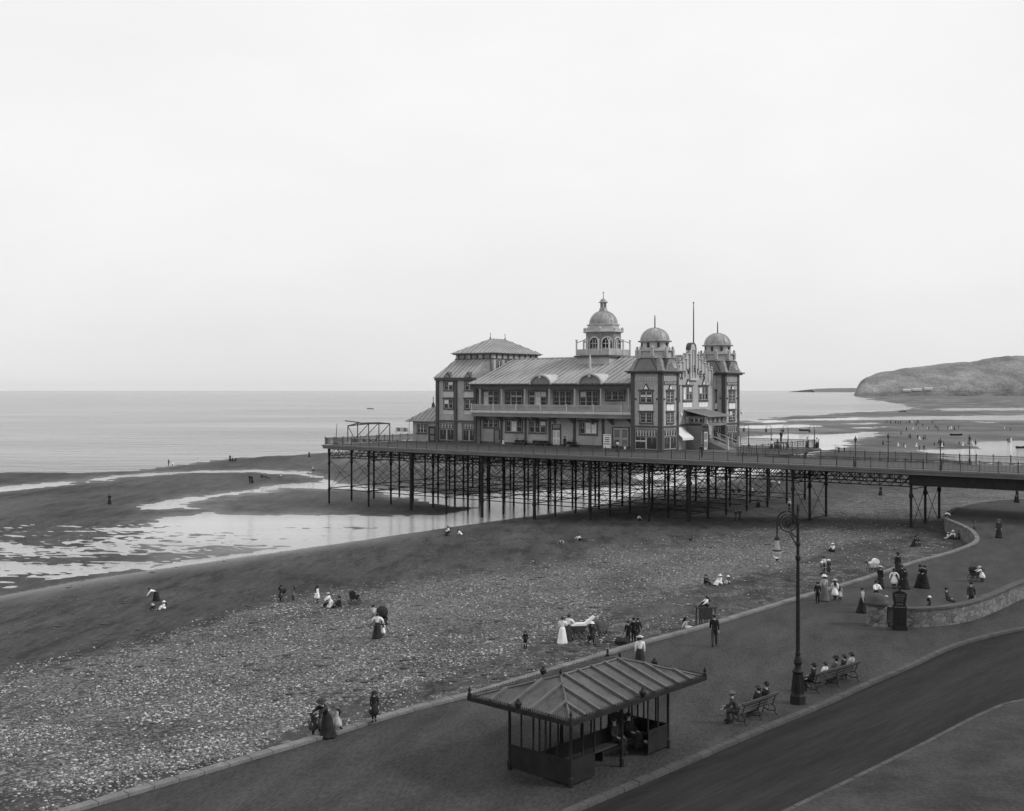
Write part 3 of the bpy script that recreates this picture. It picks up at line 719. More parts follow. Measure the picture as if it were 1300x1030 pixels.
# -- stage block rising through the roof
u0, u1, ut0, ut1 = 9.9, 17.9, 20.0, 32.2
mb = MB(); mb.box(u0, u1, ut0, ut1, 15.5, 19.4); up = PV.part('upper_stage_block', mb, M['wall'])
mb = MB()
mb.box(u0-.12, u1+.12, ut0-.12, ut1+.12, 18.45, 18.6); mb.box(u0-.35, u1+.35, ut0-.35, ut1+.35, 19.25, 19.5)
for k in range(6):
    a = u0+.7+k*(u1-u0-1.4)/5; fb(mb, front(ut0), a-.1, a+.1, 18.6, 19.25, .01, .2)
for k in range(8):
    a = ut0+.7+k*(ut1-ut0-1.4)/7; fb(mb, right(u1), a-.1, a+.1, 18.6, 19.25, .01, .2)
PV.part('cornice', mb, M['trim_dark'], up)
for k in range(5):
    a = ut0+1.4+k*2.3; window(right(u1), a, 16.9, 1.2, 1.3, 2, 1, up, cornice=False, sill=False)
for k in range(3): panel(front(ut0), u0+1.6+k*2.4, 18.63, 1.7, .55, up, 'wall_dark')
mb = MB(); e = .6; rz0, rz1 = 19.5, 22.0; m_ = (u0+u1)/2
roofsheet(mb, [(u0-e, ut0-e, rz0), (u1+e, ut0-e, rz0), (m_+.01, 24.2, rz1), (m_-.01, 24.2, rz1)], seam=.9)
roofsheet(mb, [(u1+e, ut0-e, rz0), (u1+e, ut1+e, rz0), (m_, 28.2, rz1), (m_, 24.2, rz1)], seam=.9)
roofsheet(mb, [(u1+e, ut1+e, rz0), (u0-e, ut1+e, rz0), (m_-.01, 28.2, rz1), (m_+.01, 28.2, rz1)], seam=.9)
roofsheet(mb, [(u0-e, ut1+e, rz0), (u0-e, ut0-e, rz0), (m_, 24.2, rz1), (m_, 28.2, rz1)], seam=.9)
PV.part('hipped_roof', mb, [M['roof'], M['seam']], up)
mb = MB()
for tt in (24.2, 28.2): mb.lathe([(.1, 21.9), (.16, 22.1), (.05, 22.25), (.04, 22.7), (.09, 22.8), (.01, 22.95)], c=(m_, tt, 0), n=6)
PV.part('finial', mb, M['trim_dark'], up)
# -- low seaward annex
x0, x1, y0, y1 = 3.1, 9.28, 17.0, 21.6; ax = S_at(550, 19.3)
mb = MB(); mb.box(x0, x1, y0, y1, DECK, 8.35); boards(mb, front(y0), x0, x1, DECK+.2, 8.2)
an = PV.part('annex_wall', mb, M['wall'])
mb = MB(); e = .9
roofsheet(mb, [(x0-e, y0-e, 8.3), (9.28, y0-e, 8.3), (9.28, 19.3, 10.7), (ax, 19.3, 10.7)], seam=.8)
roofsheet(mb, [(x0-e, y1+e, 8.3), (x0-e, y0-e, 8.3), (ax, 19.29, 10.7), (ax, 19.31, 10.7)], seam=.8)
roofsheet(mb, [(9.28, y1+e, 8.3), (x0-e, y1+e, 8.3), (ax, 19.3, 10.7), (9.28, 19.3, 10.7)], seam=.8)
PV.part('annex_roof', mb, [M['roof'], M['seam']], an)
mb = MB(); mb.lathe([(.3, 10.5), (.25, 11.1), (.12, 11.3), (.05, 11.6), (.05, 12.0), (.12, 12.15), (.01, 12.3)], c=(ax, 19.3, 0), n=8); PV.part('finial', mb, M['trim_dark'], an)
window(front(y0), S_at(536, y0), 6.4, 2.0, 1.3, 3, 2, an, cornice=False)
door(front(y0), S_at(549, y0), 1.3, 2.5, an, 'shopglass')
mb = MB()
for a in (S_at(519.5, 16.4), ): mb.lathe([(.05, DECK), (.05, 8.3)], c=(a, 16.4, 0), n=6)
mb.lathe([(.05, DECK), (.05, 8.3)], c=(x0-.6, 20, 0), n=6)
PV.part('verandah_post', mb, M['trim'], an)

# -- corner towers
def tower(ta, tb, sa=48.1, sb=52.9, full=True):
    sc_, tc_ = (sa+sb)/2, (ta+tb)/2
    mb = MB(); mb.box(sa, sb, ta, tb, DECK, 15.9); boards(mb, front(ta), sa, sb, 8.8, 15.5); boards(mb, right(sb), ta, tb, 8.8, 15.5)
    tw_ = PV.part('tower', mb, M['wall'])
    mb = MB()
    for (a, b) in ((sa+.22, 0), (sb-.22, 0)): fb(mb, front(ta), a-.27, a+.27, DECK, 15.9, .0, .14)
    for a in (ta+.10, tb-.22): fb(mb, right(sb), a-.24, a+.24, DECK, 15.9, .0, .14)
    mb.box(sa-.22, sb+.22, ta-.22, tb+.22, 8.3, 8.5)
    mb.box(sa-.45, sb+.45, ta-.45, tb+.45, 15.75, 15.95); mb.box(sa-.7, sb+.7, ta-.7, tb+.7, 15.95, 16.15)
    PV.part('cornice', mb, M['trim_dark'], tw_)
    fr = MB(); fb(fr, front(ta), sa+.7, sb-.7, 15.151, 15.25, .02, .075); fb(fr, right(sb), ta+.6, tb-.6, 15.251, 15.35, .02, .075)
    for k in range(8):
        fb(fr, front(ta), sa+.75+k*.45, sa+.98+k*.45, 14.75+(.0), 15.15, .02, .07); fb(fr, right(sb), ta+.65+k*.45, ta+.88+k*.45, 14.85, 15.25, .02, .07)
    PV.part('frieze', fr, M['trim'], tw_)
    for tf, c, w in ((front(ta), sc_, 1.9), (right(sb), tc_, 1.75)):
        window(tf, c, 11.75, w, 1.5, 2, 3, tw_, pediment=True); window(tf, c, 8.95, w, 1.35, 2, 3, tw_)
        panel(tf, c, 10.6, w+.25, .9, tw_, 'white', 2 if tf(0, 0, 0)[0] else 0)
        mb = MB(); fb(mb, tf, c-w/2-.85, c-w/2-.65, 12.1, 12.3, .02, .12); fb(mb, tf, c+w/2+.65, c+w/2+.85, 12.1, 12.3, .02, .12); PV.part('wall_lamp_bracket', mb, M['black'], tw_)
    # sign band on the shore face, with lettering
    mb = MB(); fb(mb, right(sb), ta+.45, tb-.5, 14.15, 14.68, .02, .06); sg = PV.part('sign_band', mb, M['trim_dark'], tw_)
    mb = MB()                                 # worn lettering, no longer readable
    for k in range(8):
        q = tc_-1.45+k*.41; h_ = (.34, .30, .36, .33, .30, .36, .32, .34)[k]
        fb(mb, right(sb), q, q+.09, 14.25, 14.25+h_, .061, .08)
        if k % 3: fb(mb, right(sb), q+.091, q+.27, 14.25+h_*(.4 if k % 2 else .8), 14.25+h_*(.6 if k % 2 else 1), .061, .08)
        else: fb(mb, right(sb), q+.18, q+.27, 14.25, 14.25+h_, .061, .08)
    PV.part('worn_lettering', mb, M['offwhite'], tw_)
    # shop window at the foot
    for tf, a0, a1, c in ((front(ta), sa+.6, sb-.6, 3 if full else 2), (right(sb), ta+.55, tb-.6, 2)):
        window(tf, (a0+a1)/2, 7.05, a1-a0, .85, 8 if c == 3 else 5, 1, tw_, cornice=False, sill=False, mull='trim')
        window(tf, (a0+a1)/2, 5.25, a1-a0, 1.7, 2, 1, tw_, cornice=False, gl='shopglass', mull='trim', sill=True, name='shop_window')
    # flared skirt roof
    mb = MB(); q0 = [(sa-.35, ta-.35), (sb+.35, ta-.35), (sb+.35, tb+.35), (sa-.35, tb+.35)]; i_ = .55
    q1 = [(sa+i_, ta+i_), (sb-i_, ta+i_), (sb-i_, tb-i_), (sa+i_, tb-i_)]
    vs = [(x, y, 16.15) for x, y in q0]+[(x, y, 18.0) for x, y in q1]
    mb.add(vs, [(0, 1, 5, 4), (1, 2, 6, 5), (2, 3, 7, 6), (3, 0, 4, 7), (4, 5, 6, 7)]); PV.part('skirt_roof', mb, M['roof'], tw_)
    mb = MB()                                 # round-headed dormer on each face
    for tf, c in ((front(ta), sc_), (right(sb), tc_)):
        for g, n1, mi in ((0, .30, 1), (.2, .34, 0)):
            mb.prism([(c-1.95+g, 16.16+g*.5), (c+1.95-g, 16.16+g*.5), (c+1.15-g, 17.75-g*.6), (c+.7, 17.95-g), (c-.7, 17.95-g), (c-1.15+g, 17.75-g*.6)], -1.0, n1, mi, lambda x, z, n: tf(x, n, z))
    PV.part('dormer_panel', mb, [M['wall_dark'], M['trim_dark']], tw_)
    mb = MB()
    for k in range(7):
        a = math.pi*(k+.5)/7; c0, z0 = tc_, 16.45
        p0 = (c0+.5*math.cos(a), z0+.35*math.sin(a)); p1 = (c0+1.15*math.cos(a), z0+1.05*math.sin(a))
        mb.tube([right(sb)(p0[0], .38, p0[1]), right(sb)(p1[0], .38, p1[1])], [.06, .13], 4)
    PV.part('sunburst_ornament', mb, M['offwhite'], tw_)
    # octagonal parapet, lantern stage and dome
    o8 = math.pi/8; c = (sc_, tc_, 0)
    mb = MB(); mb.lathe([(2.62, 17.9), (2.62, 18.05), (2.45, 18.07), (2.45, 18.85), (2.7, 18.9), (2.7, 19.08), (2.2, 19.1)], c=c, n=8, rot=o8)
    for k in range(8):
        a = o8+k*math.pi/4; x, y = c[0]+2.5*math.cos(a), c[1]+2.5*math.sin(a)
        mb.box(x-.22, x+.22, y-.22, y+.22, 18.1, 19.15)
        mb.lathe([(.1, 19.15), (.22, 19.3), (.2, 19.45), (.06, 19.6)], c=(x, y, 0), n=6)
    PV.part('parapet', mb, M['wall'], tw_)
    mb = MB(); mb.lathe([(2.0, 19.1), (2.0, 20.2)], c=c, n=8, rot=o8)
    dr_ = PV.part('drum', mb, M['trim'], tw_)
    mb = MB()
    mb.lathe([(1.9, 19.35), (1.9, 19.42)], c=c, n=8, rot=o8)
    for k in range(8):
        a = k*math.pi/4; x, y = c[0]+1.86*math.cos(a), c[1]+1.86*math.sin(a); ux, uy = -math.sin(a), math.cos(a)
        mb.tube([(x, y, 19.4), (x, y, 20.05)], .2, 4)
    PV.part('drum_windows', mb, M['glass'], tw_)
    mb = MB(); prof = [(2.35, 20.2), (2.4, 20.35), (2.1, 20.42)] + [(2.0*math.cos(q), 20.45+1.75*math.sin(q)) for q in [i*math.pi/2/12 for i in range(12)]] + [(.12, 22.22)]
    mb.lathe(prof, c=c, n=24)
    for k in range(12):
        a = 2*math.pi*k/12
        mb.tube([(c[0]+2.02*math.cos(q)*math.cos(a), c[1]+2.02*math.cos(q)*math.sin(a), 20.45+1.77*math.sin(q)) for q in [i*math.pi/2/10 for i in range(10)]], .035, 4)
    PV.part('dome', mb, M['dome'], tw_, smooth=False)
    mb = MB(); mb.lathe([(.16, 22.15), (.09, 22.4), (.085, 23.6), (.05, 23.75), (.09, 23.85), (.01, 24.0)], c=c, n=8); PV.part('finial', mb, M['trim_dark'], tw_)
    return tw_
def letters(text, tf, c, z, size, width, parent, mat='black', depth=.06, name='lettering', each=None):
    objs = []
    n = len(text)
    for i, ch in enumerate(text):
        cu = bpy.data.curves.new('t', 'FONT'); cu.body = ch; cu.size = size*1.38; cu.extrude = .02; cu.offset = .012*size; cu.align_x = 'CENTER'
        ob = bpy.data.objects.new('t', cu); COL.objects.link(ob)
        m_ = bpy.data.meshes.new_from_object(ob); bpy.data.objects.remove(ob); bpy.data.curves.remove(cu)
        a, zz = (c-width/2+width*(i+.5)/n, z) if each is None else each[i]
        for v in m_.vertices:
            x, y, dz = v.co; p = tf(a+x, depth+.02+dz, zz+y); v.co = (p[0]-PV.base[0], p[1]-PV.base[1], p[2]-PV.base[2])
        m_.materials.clear(); m_.materials.append(M[mat]); objs.append(m_)
    if each is None:
        bm = bmesh.new()
        for m_ in objs: bm.from_mesh(m_)
        me = bpy.data.meshes.new(name); bm.to_mesh(me); bm.free(); me.materials.append(M[mat]); link(name, me, parent)
    else:
        for m_ in objs: m_.name = 'letter'; link('letter', m_, parent)
tower(TF, 17.5); tower(31.9, TB)
# -- shore facade between the towers with stepped gable
sg_ = 51.3; tf = right(sg_)
gz = lambda py, t=24.7: zf(py, sg_, t)
mb = MB(); fb(mb, tf, 17.6, 31.8, DECK, 14.3, -.5, .02); boards(mb, tf, 17.6, 31.8, DECK, 14.2)
steps = [(24.7-.85, 24.7+.85, 19.3)]
for k, zt in enumerate((18.7, 18.0, 17.5, 17.0, 16.5, 16.0)):
    w0 = .85+k*1.02; w1 = w0+1.02
    steps += [(24.7+w0, min(24.7+w1, 31.8), zt), (max(24.7-w1, 17.6), 24.7-w0, zt)]
for a0, a1, zt in steps:
    if a1 > a0: fb(mb, tf, a0, a1, 14.3, zt, -.5, .02)
gab = PV.part('gable_wall', mb, M['wall'])
mb = MB(); caps = MB()
for a0, a1, zt in steps[1:]:
    if a1 <= a0: continue
    fb(caps, tf, a0-.08, a1+.08, zt, zt+.14, -.55, .22); m__ = (a0+a1)/2
    e_ = a1 if a0 > 24 else a0
    fb(mb, tf, e_-.10, e_+.10, zt-2.2, zt, .02, .16); caps.lathe([(.07, zt+.14), (.17, zt+.3), (.12, zt+.42), (.02, zt+.6)], c=tf(e_, .05, 0), n=6)
for e_ in (24.7-.85, 24.7+.85): fb(mb, tf, e_-.13, e_+.13, 15.1, 19.3, .02, .24)
fb(mb, tf, 24.62, 24.78, 15.2, 19.2, .02, .14)
fb(mb, tf, 23.5, 25.9, 14.9, 15.15, .02, .34)
PV.part('gable_strips', mb, M['offwhite'], gab)
PV.part('step_caps', caps, M['trim'], gab)
mb = MB(); c0 = 24.7
arc = [(c0+.82*math.cos(math.pi*k/12), 19.3+1.0*math.sin(math.pi*k/12)**.8 if 0 < k < 12 else 19.3) for k in range(13)]
mb.prism(arc, -.6, .10, 0, lambda x, z, n: tf(x, n, z)); arc2 = [(c0+(x-c0)*1.16, 19.3+(z-19.3)*1.13) for x, z in arc]
mb.prism(arc2+arc[::-1], -.6, .18, 1, lambda x, z, n: tf(x, n, z)); PV.part('gable_head', mb, [M['trim'], M['trim_dark']], gab)
letters('RIVIERES', tf, 0, 0, .98, 0, gab, 'black', .05, each=[(21.31, 15.0), (22.32, 15.35), (23.34, 15.75), (24.26, 16.15), (25.16, 16.15), (26.06, 15.75), (27.08, 15.35), (28.10, 15.0)])
for a, w, c in ((19.6, 2.0, 2), (23.1, 2.6, 3), (28.0, 2.6, 3)):
    window(tf, a, 12.0, w, 1.95, c, 2, gab, pediment=True); panel(tf, a, 10.95, w+.1, .65, gab, 'white', c)
mb = MB(); fb(mb, tf, 17.6, 31.8, 8.3, 8.5, .03, .2); PV.part('string_course', mb, M['trim_dark'], gab)
window(tf, 19.4, 5.6, 1.8, 1.5, 2, 1, gab, cornice=False, gl='shopglass')
mb = MB(); aw = [tf(18.1, .08, 8.15), tf(21.3, .08, 8.15), tf(21.3, 2.0, 6.7), tf(18.1, 2.0, 6.7)]
mb.add(aw+[(x, y, z-.04) for x, y, z in aw]+[tf(18.1, 2.0, 6.35), tf(21.3, 2.0, 6.35), tf(21.3, 1.96, 6.35), tf(18.1, 1.96, 6.35)], [(0, 1, 2, 3), (7, 6, 5, 4), (3, 2, 9, 8), (8, 9, 10, 11), (7, 11, 10, 6), (0, 3, 7, 4), (1, 5, 6, 2)])
PV.part('awning', mb, M['awning'], gab)
# porch, canopy and stair
mb = MB(); pa0, pa1 = 22.6, 28.6
fb(mb, tf, pa0, pa0+2.2, DECK, 8.6, .03, 2.6); fb(mb, tf, pa0, pa1, 8.3, 8.6, .03, 3.6); fb(mb, tf, pa0+2.2, pa1, DECK, 6.3, .03, 1.7)
po = PV.part('entrance_porch', mb, M['wall_dark'])
mb = MB(); fb(mb, tf, pa0+.05, pa1-.05, 8.6, 9.6, .03, 3.5); PV.part('porch_box', mb, M['trim'], po)
for k in range(4): window(right(sg_+3.5), pa0+.95+k*1.38, 8.8, .95, .6, 2, 1, po, cornice=False, sill=False)
window(front(pa0), sg_+1.8, 8.8, 2.2, .6, 3, 1, po, cornice=False, sill=False)
mb = MB(); q = [tf(pa0-.6, .03, 10.62), tf(pa1+.5, .03, 10.62), tf(pa1+.5, 4.1, 9.7), tf(pa0-.6, 4.1, 9.7)]
roofsheet(mb, [q[3], q[2], q[1], q[0]], seam=.9); PV.part('canopy_roof', mb, [M['roof'], M['seam']], po)
door(right(sg_+2.6), pa0+1.1, 1.3, 2.6, po, 'offwhite', 1)
mb = MB()
for k in range(9):
    n0 = 1.7+k*.42; fb(mb, tf, pa0+2.4, pa1-.3, DECK, 6.3-(k+1)*.155+.0, n0, n0+.42)
st = PV.part('stair', mb, M['wall_dark'])
mb = MB()
for a in (pa0+2.3, pa1-.2):
    p0 = tf(a, 1.7, 6.3); p1 = tf(a, 5.6, DECK+.1)
    for dz, r_ in ((.95, .07), (.5, .05)): mb.tube([(p0[0], p0[1], p0[2]+dz), (p1[0], p1[1], p1[2]+dz)], r_, 6)
    mb.add([p0, p1, (p1[0], p1[1], p1[2]+.35), (p0[0], p0[1], p0[2]+.35)] + [(x, y+.08, z) for x, y, z in (p0, p1, (p1[0], p1[1], p1[2]+.35), (p0[0], p0[1], p0[2]+.35))], [(0, 1, 2, 3), (7, 6, 5, 4), (3, 2, 6, 7), (0, 4, 5, 1)])
    mb.box(p1[0]-.12, p1[0]+.12, p1[1]-.12, p1[1]+.12, DECK, DECK+1.5); mb.lathe([(.05, DECK+1.5), (.17, DECK+1.65), (.05, DECK+1.85)], c=(p1[0], p1[1], 0), n=8)
PV.part('stair_balustrade', mb, M['trim'], st)
for tt in (17.7, 36.7):          # outside lamp on each tower
    mb = MB(); p = (53.05, tt-.35, 10.1); mb.tube([(52.9, p[1], 10.6), (53.5, p[1], 10.6), (53.5, p[1], 10.3)], .04, 5); mb.lathe([(.05, 10.3), (.22, 10.1), (.18, 9.85), (.05, 9.7)], c=(53.5, p[1], 0), n=8); PV.part('tower_lamp', mb, M['white'])
# flagpole behind the gable
fs, ft = 50.3, T_at(880.5, 50.3)
fp = PThing('flagpole', 'tall bare flagpole rising behind the stepped gable of the pavilion', 'flagpole', (fs, ft, 16.2))
mb = MB(); mb.lathe([(.13, 16.2), (.11, 20), (.08, 25.2), (.05, 26.3), (.12, 26.4), (.12, 26.5), (.02, 26.6)], c=(fs, ft, 0), n=8); fp.part('pole', mb, M['trim_dark'])
# -- central cupola
cs, ct = S_at(766, RT), RT; hw = 2.95; c = (cs, ct, 0)
mb = MB(); mb.box(cs-hw, cs+hw, ct-hw, ct+hw, 16.5, 18.55); mb.box(cs-hw-.35, cs+hw+.35, ct-hw-.35, ct+hw+.35, 18.5, 18.75, 1)
cup = PV.part('cupola', mb, [M['wall'], M['trim_dark']])
o8 = math.pi/8
mb = MB(); mb.lathe([(2.75, 18.75), (2.75, 22.3)], c=c, n=8, rot=o8); PV.part('drum', mb, M['wall_dark'], cup)
mb = MB(); mb.lathe([(3.0, 22.3), (3.2, 22.4), (3.2, 22.62), (2.6, 22.64), (2.45, 22.7), (2.45, 23.45), (2.65, 23.5), (2.65, 23.62), (2.3, 23.65)], c=c, n=8, rot=o8)
for k in range(8):
    a = o8+k*math.pi/4; mb.lathe([(.12, 22.6), (.26, 22.8), (.26, 23.0), (.08, 23.15)], c=(c[0]+2.95*math.cos(a), c[1]+2.95*math.sin(a), 0), n=6)
PV.part('parapet', mb, M['trim'], cup)
for k in range(8):                      # arched windows round the drum
    a = k*math.pi/4; rr = 2.75*math.cos(o8); ux, uy, nx, ny = -math.sin(a), math.cos(a), math.cos(a), math.sin(a)
    tfc = lambda x, n, z: (c[0]+nx*(rr+n)+ux*x, c[1]+ny*(rr+n)+uy*x, z)
    mb = MB(); arc = lambda w, zb, zs: [(-w, zb), (w, zb)] + [(w*math.cos(math.pi*q/10), zs+w*math.sin(math.pi*q/10)) for q in range(11)]
    mb.prism(arc(.98, 19.0, 20.75), .01, .07, 0, lambda x, z, n: tfc(x, n, z))
    mb.prism(arc(.74, 19.2, 20.75), .071, .085, 1, lambda x, z, n: tfc(x, n, z))
    for q in (-.22, .22): fb(mb, tfc, q-.04, q+.04, 19.2, 21.2, .086, .11, 2)
    for q in (19.9, 20.6): fb(mb, tfc, -.6, .6, q-.035, q+.035, .086, .105, 2)
    PV.part('arched_window', mb, [M['trim'], M['glass'], M['offwhite']], cup)
mb = MB(); q = hw-.12                   # outer open corner posts and railing round the drum
for sx in (-1, -.33, .33, 1):
    for sy in (-1, -.33, .33, 1):
        if max(abs(sx), abs(sy)) < 1: continue
        x, y = cs+sx*(hw+.05), ct+sy*(hw+.05)
        mb.box(x-.09, x+.09, y-.09, y+.09, 18.75, 21.1)
        q_ = Vector((x-cs, y-ct)); q2 = q_.normalized()*2.5; mb.tube([(x, y, 20.75), (cs+(q_.x+q2.x)/2, ct+(q_.y+q2.y)/2, 21.05), (cs+q2.x, ct+q2.y, 21.5)], .07, 4); mb.box(x-.15, x+.15, y-.15, y+.15, 21.1, 21.22)
for sy in (-1, 1):
    mb.box(cs-hw, cs+hw, ct+sy*(hw+.02)-.03, ct+sy*(hw+.02)+.03, 19.65, 19.75)
    mb.box(cs+sy*(hw+.02)-.03, cs+sy*(hw+.02)+.03, ct-hw, ct+hw, 19.65, 19.75)
PV.part('posts', mb, M['offwhite'], cup)
mb = MB()
for sy in (-1, 1):
    mb.box(cs-hw, cs+hw, ct+sy*(hw+.02)-.015, ct+sy*(hw+.02)+.015, 18.8, 19.64); mb.box(cs+sy*(hw+.02)-.015, cs+sy*(hw+.02)+.015, ct-hw, ct+hw, 18.8, 19.64)
PV.part('balustrade', mb, M['wall'], cup)
mb = MB(); prof = [(2.4, 23.6)] + [(2.2*math.cos(v), 23.65+2.1*math.sin(v)) for v in [i*math.pi/2/12 for i in range(11)]] + [(.5, 25.75)]
mb.lathe(prof, c=c, n=24)
for k in range(16):
    a = 2*math.pi*k/16; mb.tube([(c[0]+2.22*math.cos(v)*math.cos(a), c[1]+2.22*math.cos(v)*math.sin(a), 23.65+2.12*math.sin(v)) for v in [i*math.pi/2/10 for i in range(9)]], .035, 4)
PV.part('dome', mb, M['dome'], cup)
mb = MB(); mb.lathe([(.75, 25.6), (.6, 26.1), (.5, 26.2)], c=c, n=8); 
for k in range(8): a = k*math.pi/4; mb.lathe([(.08, 26.15), (.07, 26.95)], c=(c[0]+.42*math.cos(a), c[1]+.42*math.sin(a), 0), n=5)
mb.lathe([(.3, 26.9), (.72, 27.0), (.74, 27.08), (.5, 27.25), (.42, 27.45), (.2, 27.62), (.07, 27.72), (.05, 28.5), (.13, 28.6), (.01, 28.75)], c=c, n=12)
PV.part('lantern', mb, M['dome'], cup)

# ------------------------------------------------------------------ things on the pier
def pierlamp(s, t, face, label, group):
    L = PThing('pier_lamp', label, 'lamp post', (s, t, DECK), group)
    mb = MB(); mb.lathe([(.16, DECK), (.14, DECK+.5), (.08, DECK+.6), (.05, DECK+2.9)], c=(s, t, 0), n=8); pts = []
    for k in range(9): a = math.pi*k/8; pts.append((s+face*(.4-.4*math.cos(a)), t, DECK+2.9+.5*math.sin(a)))
    mb.tube(pts, .035, 5); L.part('post', mb, M['iron2'])
    mb = MB(); mb.lathe([(.05, DECK+2.9), (.2, DECK+2.75), (.2, DECK+2.6), (.12, DECK+2.4), (.02, DECK+2.3)], c=(s+face*.8, t, 0), n=8); L.part('lamp_globe', mb, M['mid'])
for px, t, lab in ((944.6, 33, 'curved-top lamp post on the pier beside the right-hand tower of the pavilion'), (973, 33, 'curved-top lamp post on the pier head, second from the pavilion'),):
    pierlamp(S_at(px+6, t), t, -1, lab, 'lamp posts on the pier head')
pierlamp(S_at(1000.5, 34), 34, -1, 'curved-top lamp post near the people at the shoreward end of the pier head', 'lamp posts on the pier head')
pierlamp(S_at(1034, 36), 36, -1, 'lamp post at the far shoreward corner of the pier head', 'lamp posts on the pier head')
def straightlamp(px, t, lab):
    s = S_at(px, t); L = PThing('pier_lamp', lab, 'lamp post', (s, t, DECK), 'lamp posts along the pier approach')
    mb = MB(); mb.lathe([(.13, DECK), (.12, DECK+.6), (.07, DECK+.75), (.045, DECK+2.7)], c=(s, t, 0), n=8); mb.tube([(s-.3, t, DECK+2.45), (s+.3, t, DECK+2.45)], .03, 4); L.part('post', mb, M['iron2'])
    mb = MB(); mb.lathe([(.06, DECK+2.7), (.15, DECK+3.05), (.19, DECK+3.1), (.07, DECK+3.3), (.02, DECK+3.5)], c=(s, t, 0), n=6); L.part('lantern', mb, M['iron2'])
straightlamp(1086, .5, 'lantern post at the near railing of the pier approach, nearest the pavilion')
straightlamp(1127.6, 11.5, 'lantern post at the far railing of the pier approach, second from the pavilion')
straightlamp(1194, .5, 'lantern post at the near railing of the pier approach, third from the pavilion')
straightlamp(1231, 11.5, 'lantern post at the far railing of the pier approach, nearest the shore')
# landing frame on the seaward end
s_, t_ = 2.6, 21.
fr = PThing('landing_frame', 'skeletal iron hoisting frame with diagonal braces at the seaward end of the pier', 'frame', (s_, t_, DECK))
FP = [(441.6, 8.5, 2.7), (454, 13.5, 3.0), (468, 8.5, 3.15), (481, 13.5, 3.15), (494.8, 8.5, 3.25)]
FQ = [(S_at(px, t), t, DECK+h_) for px, t, h_ in FP]
for a, b, c_ in FQ: mb = MB(); mb.tube([(a, b, DECK), (a, b, c_)], .085, 6); fr.part('upright', mb, M['iron2'])
mb = MB(); q0, q1, q2, q3, q4 = FQ
for p, q_ in ((q0, q2), (q2, q4), (q0, q1), (q1, q3), (q3, q4), (q2, q1), (q2, q3)): mb.tube([p, q_], .10, 6)
for top, foot in ((q2, q0), (q4, q2), (q0, q1), (q3, q1)): mb.tube([top, (foot[0]*.8+top[0]*.2, foot[1]*.8+top[1]*.2, DECK+.1)], .06, 5)
mb.tube([(q1[0]-3, q1[1], q1[2]+.35), (q1[0]+.5, q1[1], q1[2]+.1)], .09, 5)
fr.part('beams', mb, M['iron2'])
for k, px in enumerate((506.5, 514.5)):
    t = 38.; s = S_at(px, t); b = PThing('lifebuoy_board', 'white lifebuoy board on the far pier railing, the %s' % ('left one' if k == 0 else 'one nearer the pavilion'), 'lifebuoy board', (s, t, DECK), 'lifebuoy boards on the far railing')
    mb = MB(); mb.box(s-.85, s+.85, t-.05, t, DECK+.55, DECK+1.35); mb.box(s-.7, s-.6, t, t+.1, DECK, DECK+.55); mb.box(s+.6, s+.7, t, t+.1, DECK, DECK+.55); b.part('board', mb, M['offwhite'])
    mb = MB(); n = 16
    for i in range(n):
        a, a2 = 2*math.pi*i/n, 2*math.pi*(i+1)/n; mb.tube([(s+.26*math.cos(a), t-.1, DECK+.95+.26*math.sin(a)), (s+.26*math.cos(a2), t-.1, DECK+.95+.26*math.sin(a2))], .07, 5, cap=False)
    b.part('lifebuoy_ring', mb, M['dark'])
t = 15.2; s = S_at(771, t)
nb = PThing('notice_board', 'white framed notice board on legs against the pavilion wall by the tower', 'notice board', (s, t, DECK))
mb = MB(); mb.box(s-.62, s+.62, t-.04, t+.04, DECK+.9, DECK+2.0)
for q in (-.6, .6): mb.box(s+q-.05, s+q+.05, t-.08, t+.08, DECK, DECK+2.1)
mb.box(s-.66, s+.66, t-.09, t+.09, DECK+2.1, DECK+2.2); mb.box(s-.55, s+.55, t-.03, t+.03, DECK+.2, DECK+.7)
nb.part('board', mb, M['white'])
mb = MB()
for k in range(3): mb.box(s-.4, s+.4, t-.052, t-.041, DECK+1.1+k*.28, DECK+1.22+k*.28)
nb.part('bills', mb, M['dark'])
mooring = PThing('signal_pole', 'thin leaning pole at the seaward corner of the pier', 'pole', (S_at(426.5, 10), 10, DECK))
mb = MB(); q = (S_at(426.5, 10), 10); mb.tube([(q[0], q[1], DECK), (q[0]+.25, q[1], DECK+2.9)], [.07, .04], 6); mooring.part('pole', mb, M['iron2'])
def pier_bench(px0, px1, t, label):
    s0_, s1_ = S_at(px0, t), S_at(px1, t); m_ = (s0_+s1_)/2; L = (s1_-s0_)/2
    b = PThing('pier_bench', label, 'bench', (m_, t, DECK), 'benches against the pavilion wall')
    mb = MB(); mb.box(m_-L, m_+L, t-.25, t+.2, DECK+.42, DECK+.47); b.part('seat', mb, M['wood'])
    mb = MB(); mb.box(m_-L, m_+L, t+.21, t+.26, DECK+.55, DECK+.9); b.part('backrest', mb, M['wood'])
    for q in (m_-L+.1, m_+L-.1): mb = MB(); mb.box(q-.04, q+.04, t-.22, t+.2, DECK, DECK+.418); b.part('leg', mb, M['iron'])
pier_bench(652, 668, 16.2, 'dark bench against the pavilion wall under the left window of the ground floor')
pier_bench(675, 696, 16.2, 'dark bench with a row of hatted people against the pavilion wall')
pier_bench(717, 731, 16.2, 'dark bench right of the white double door of the pavilion')

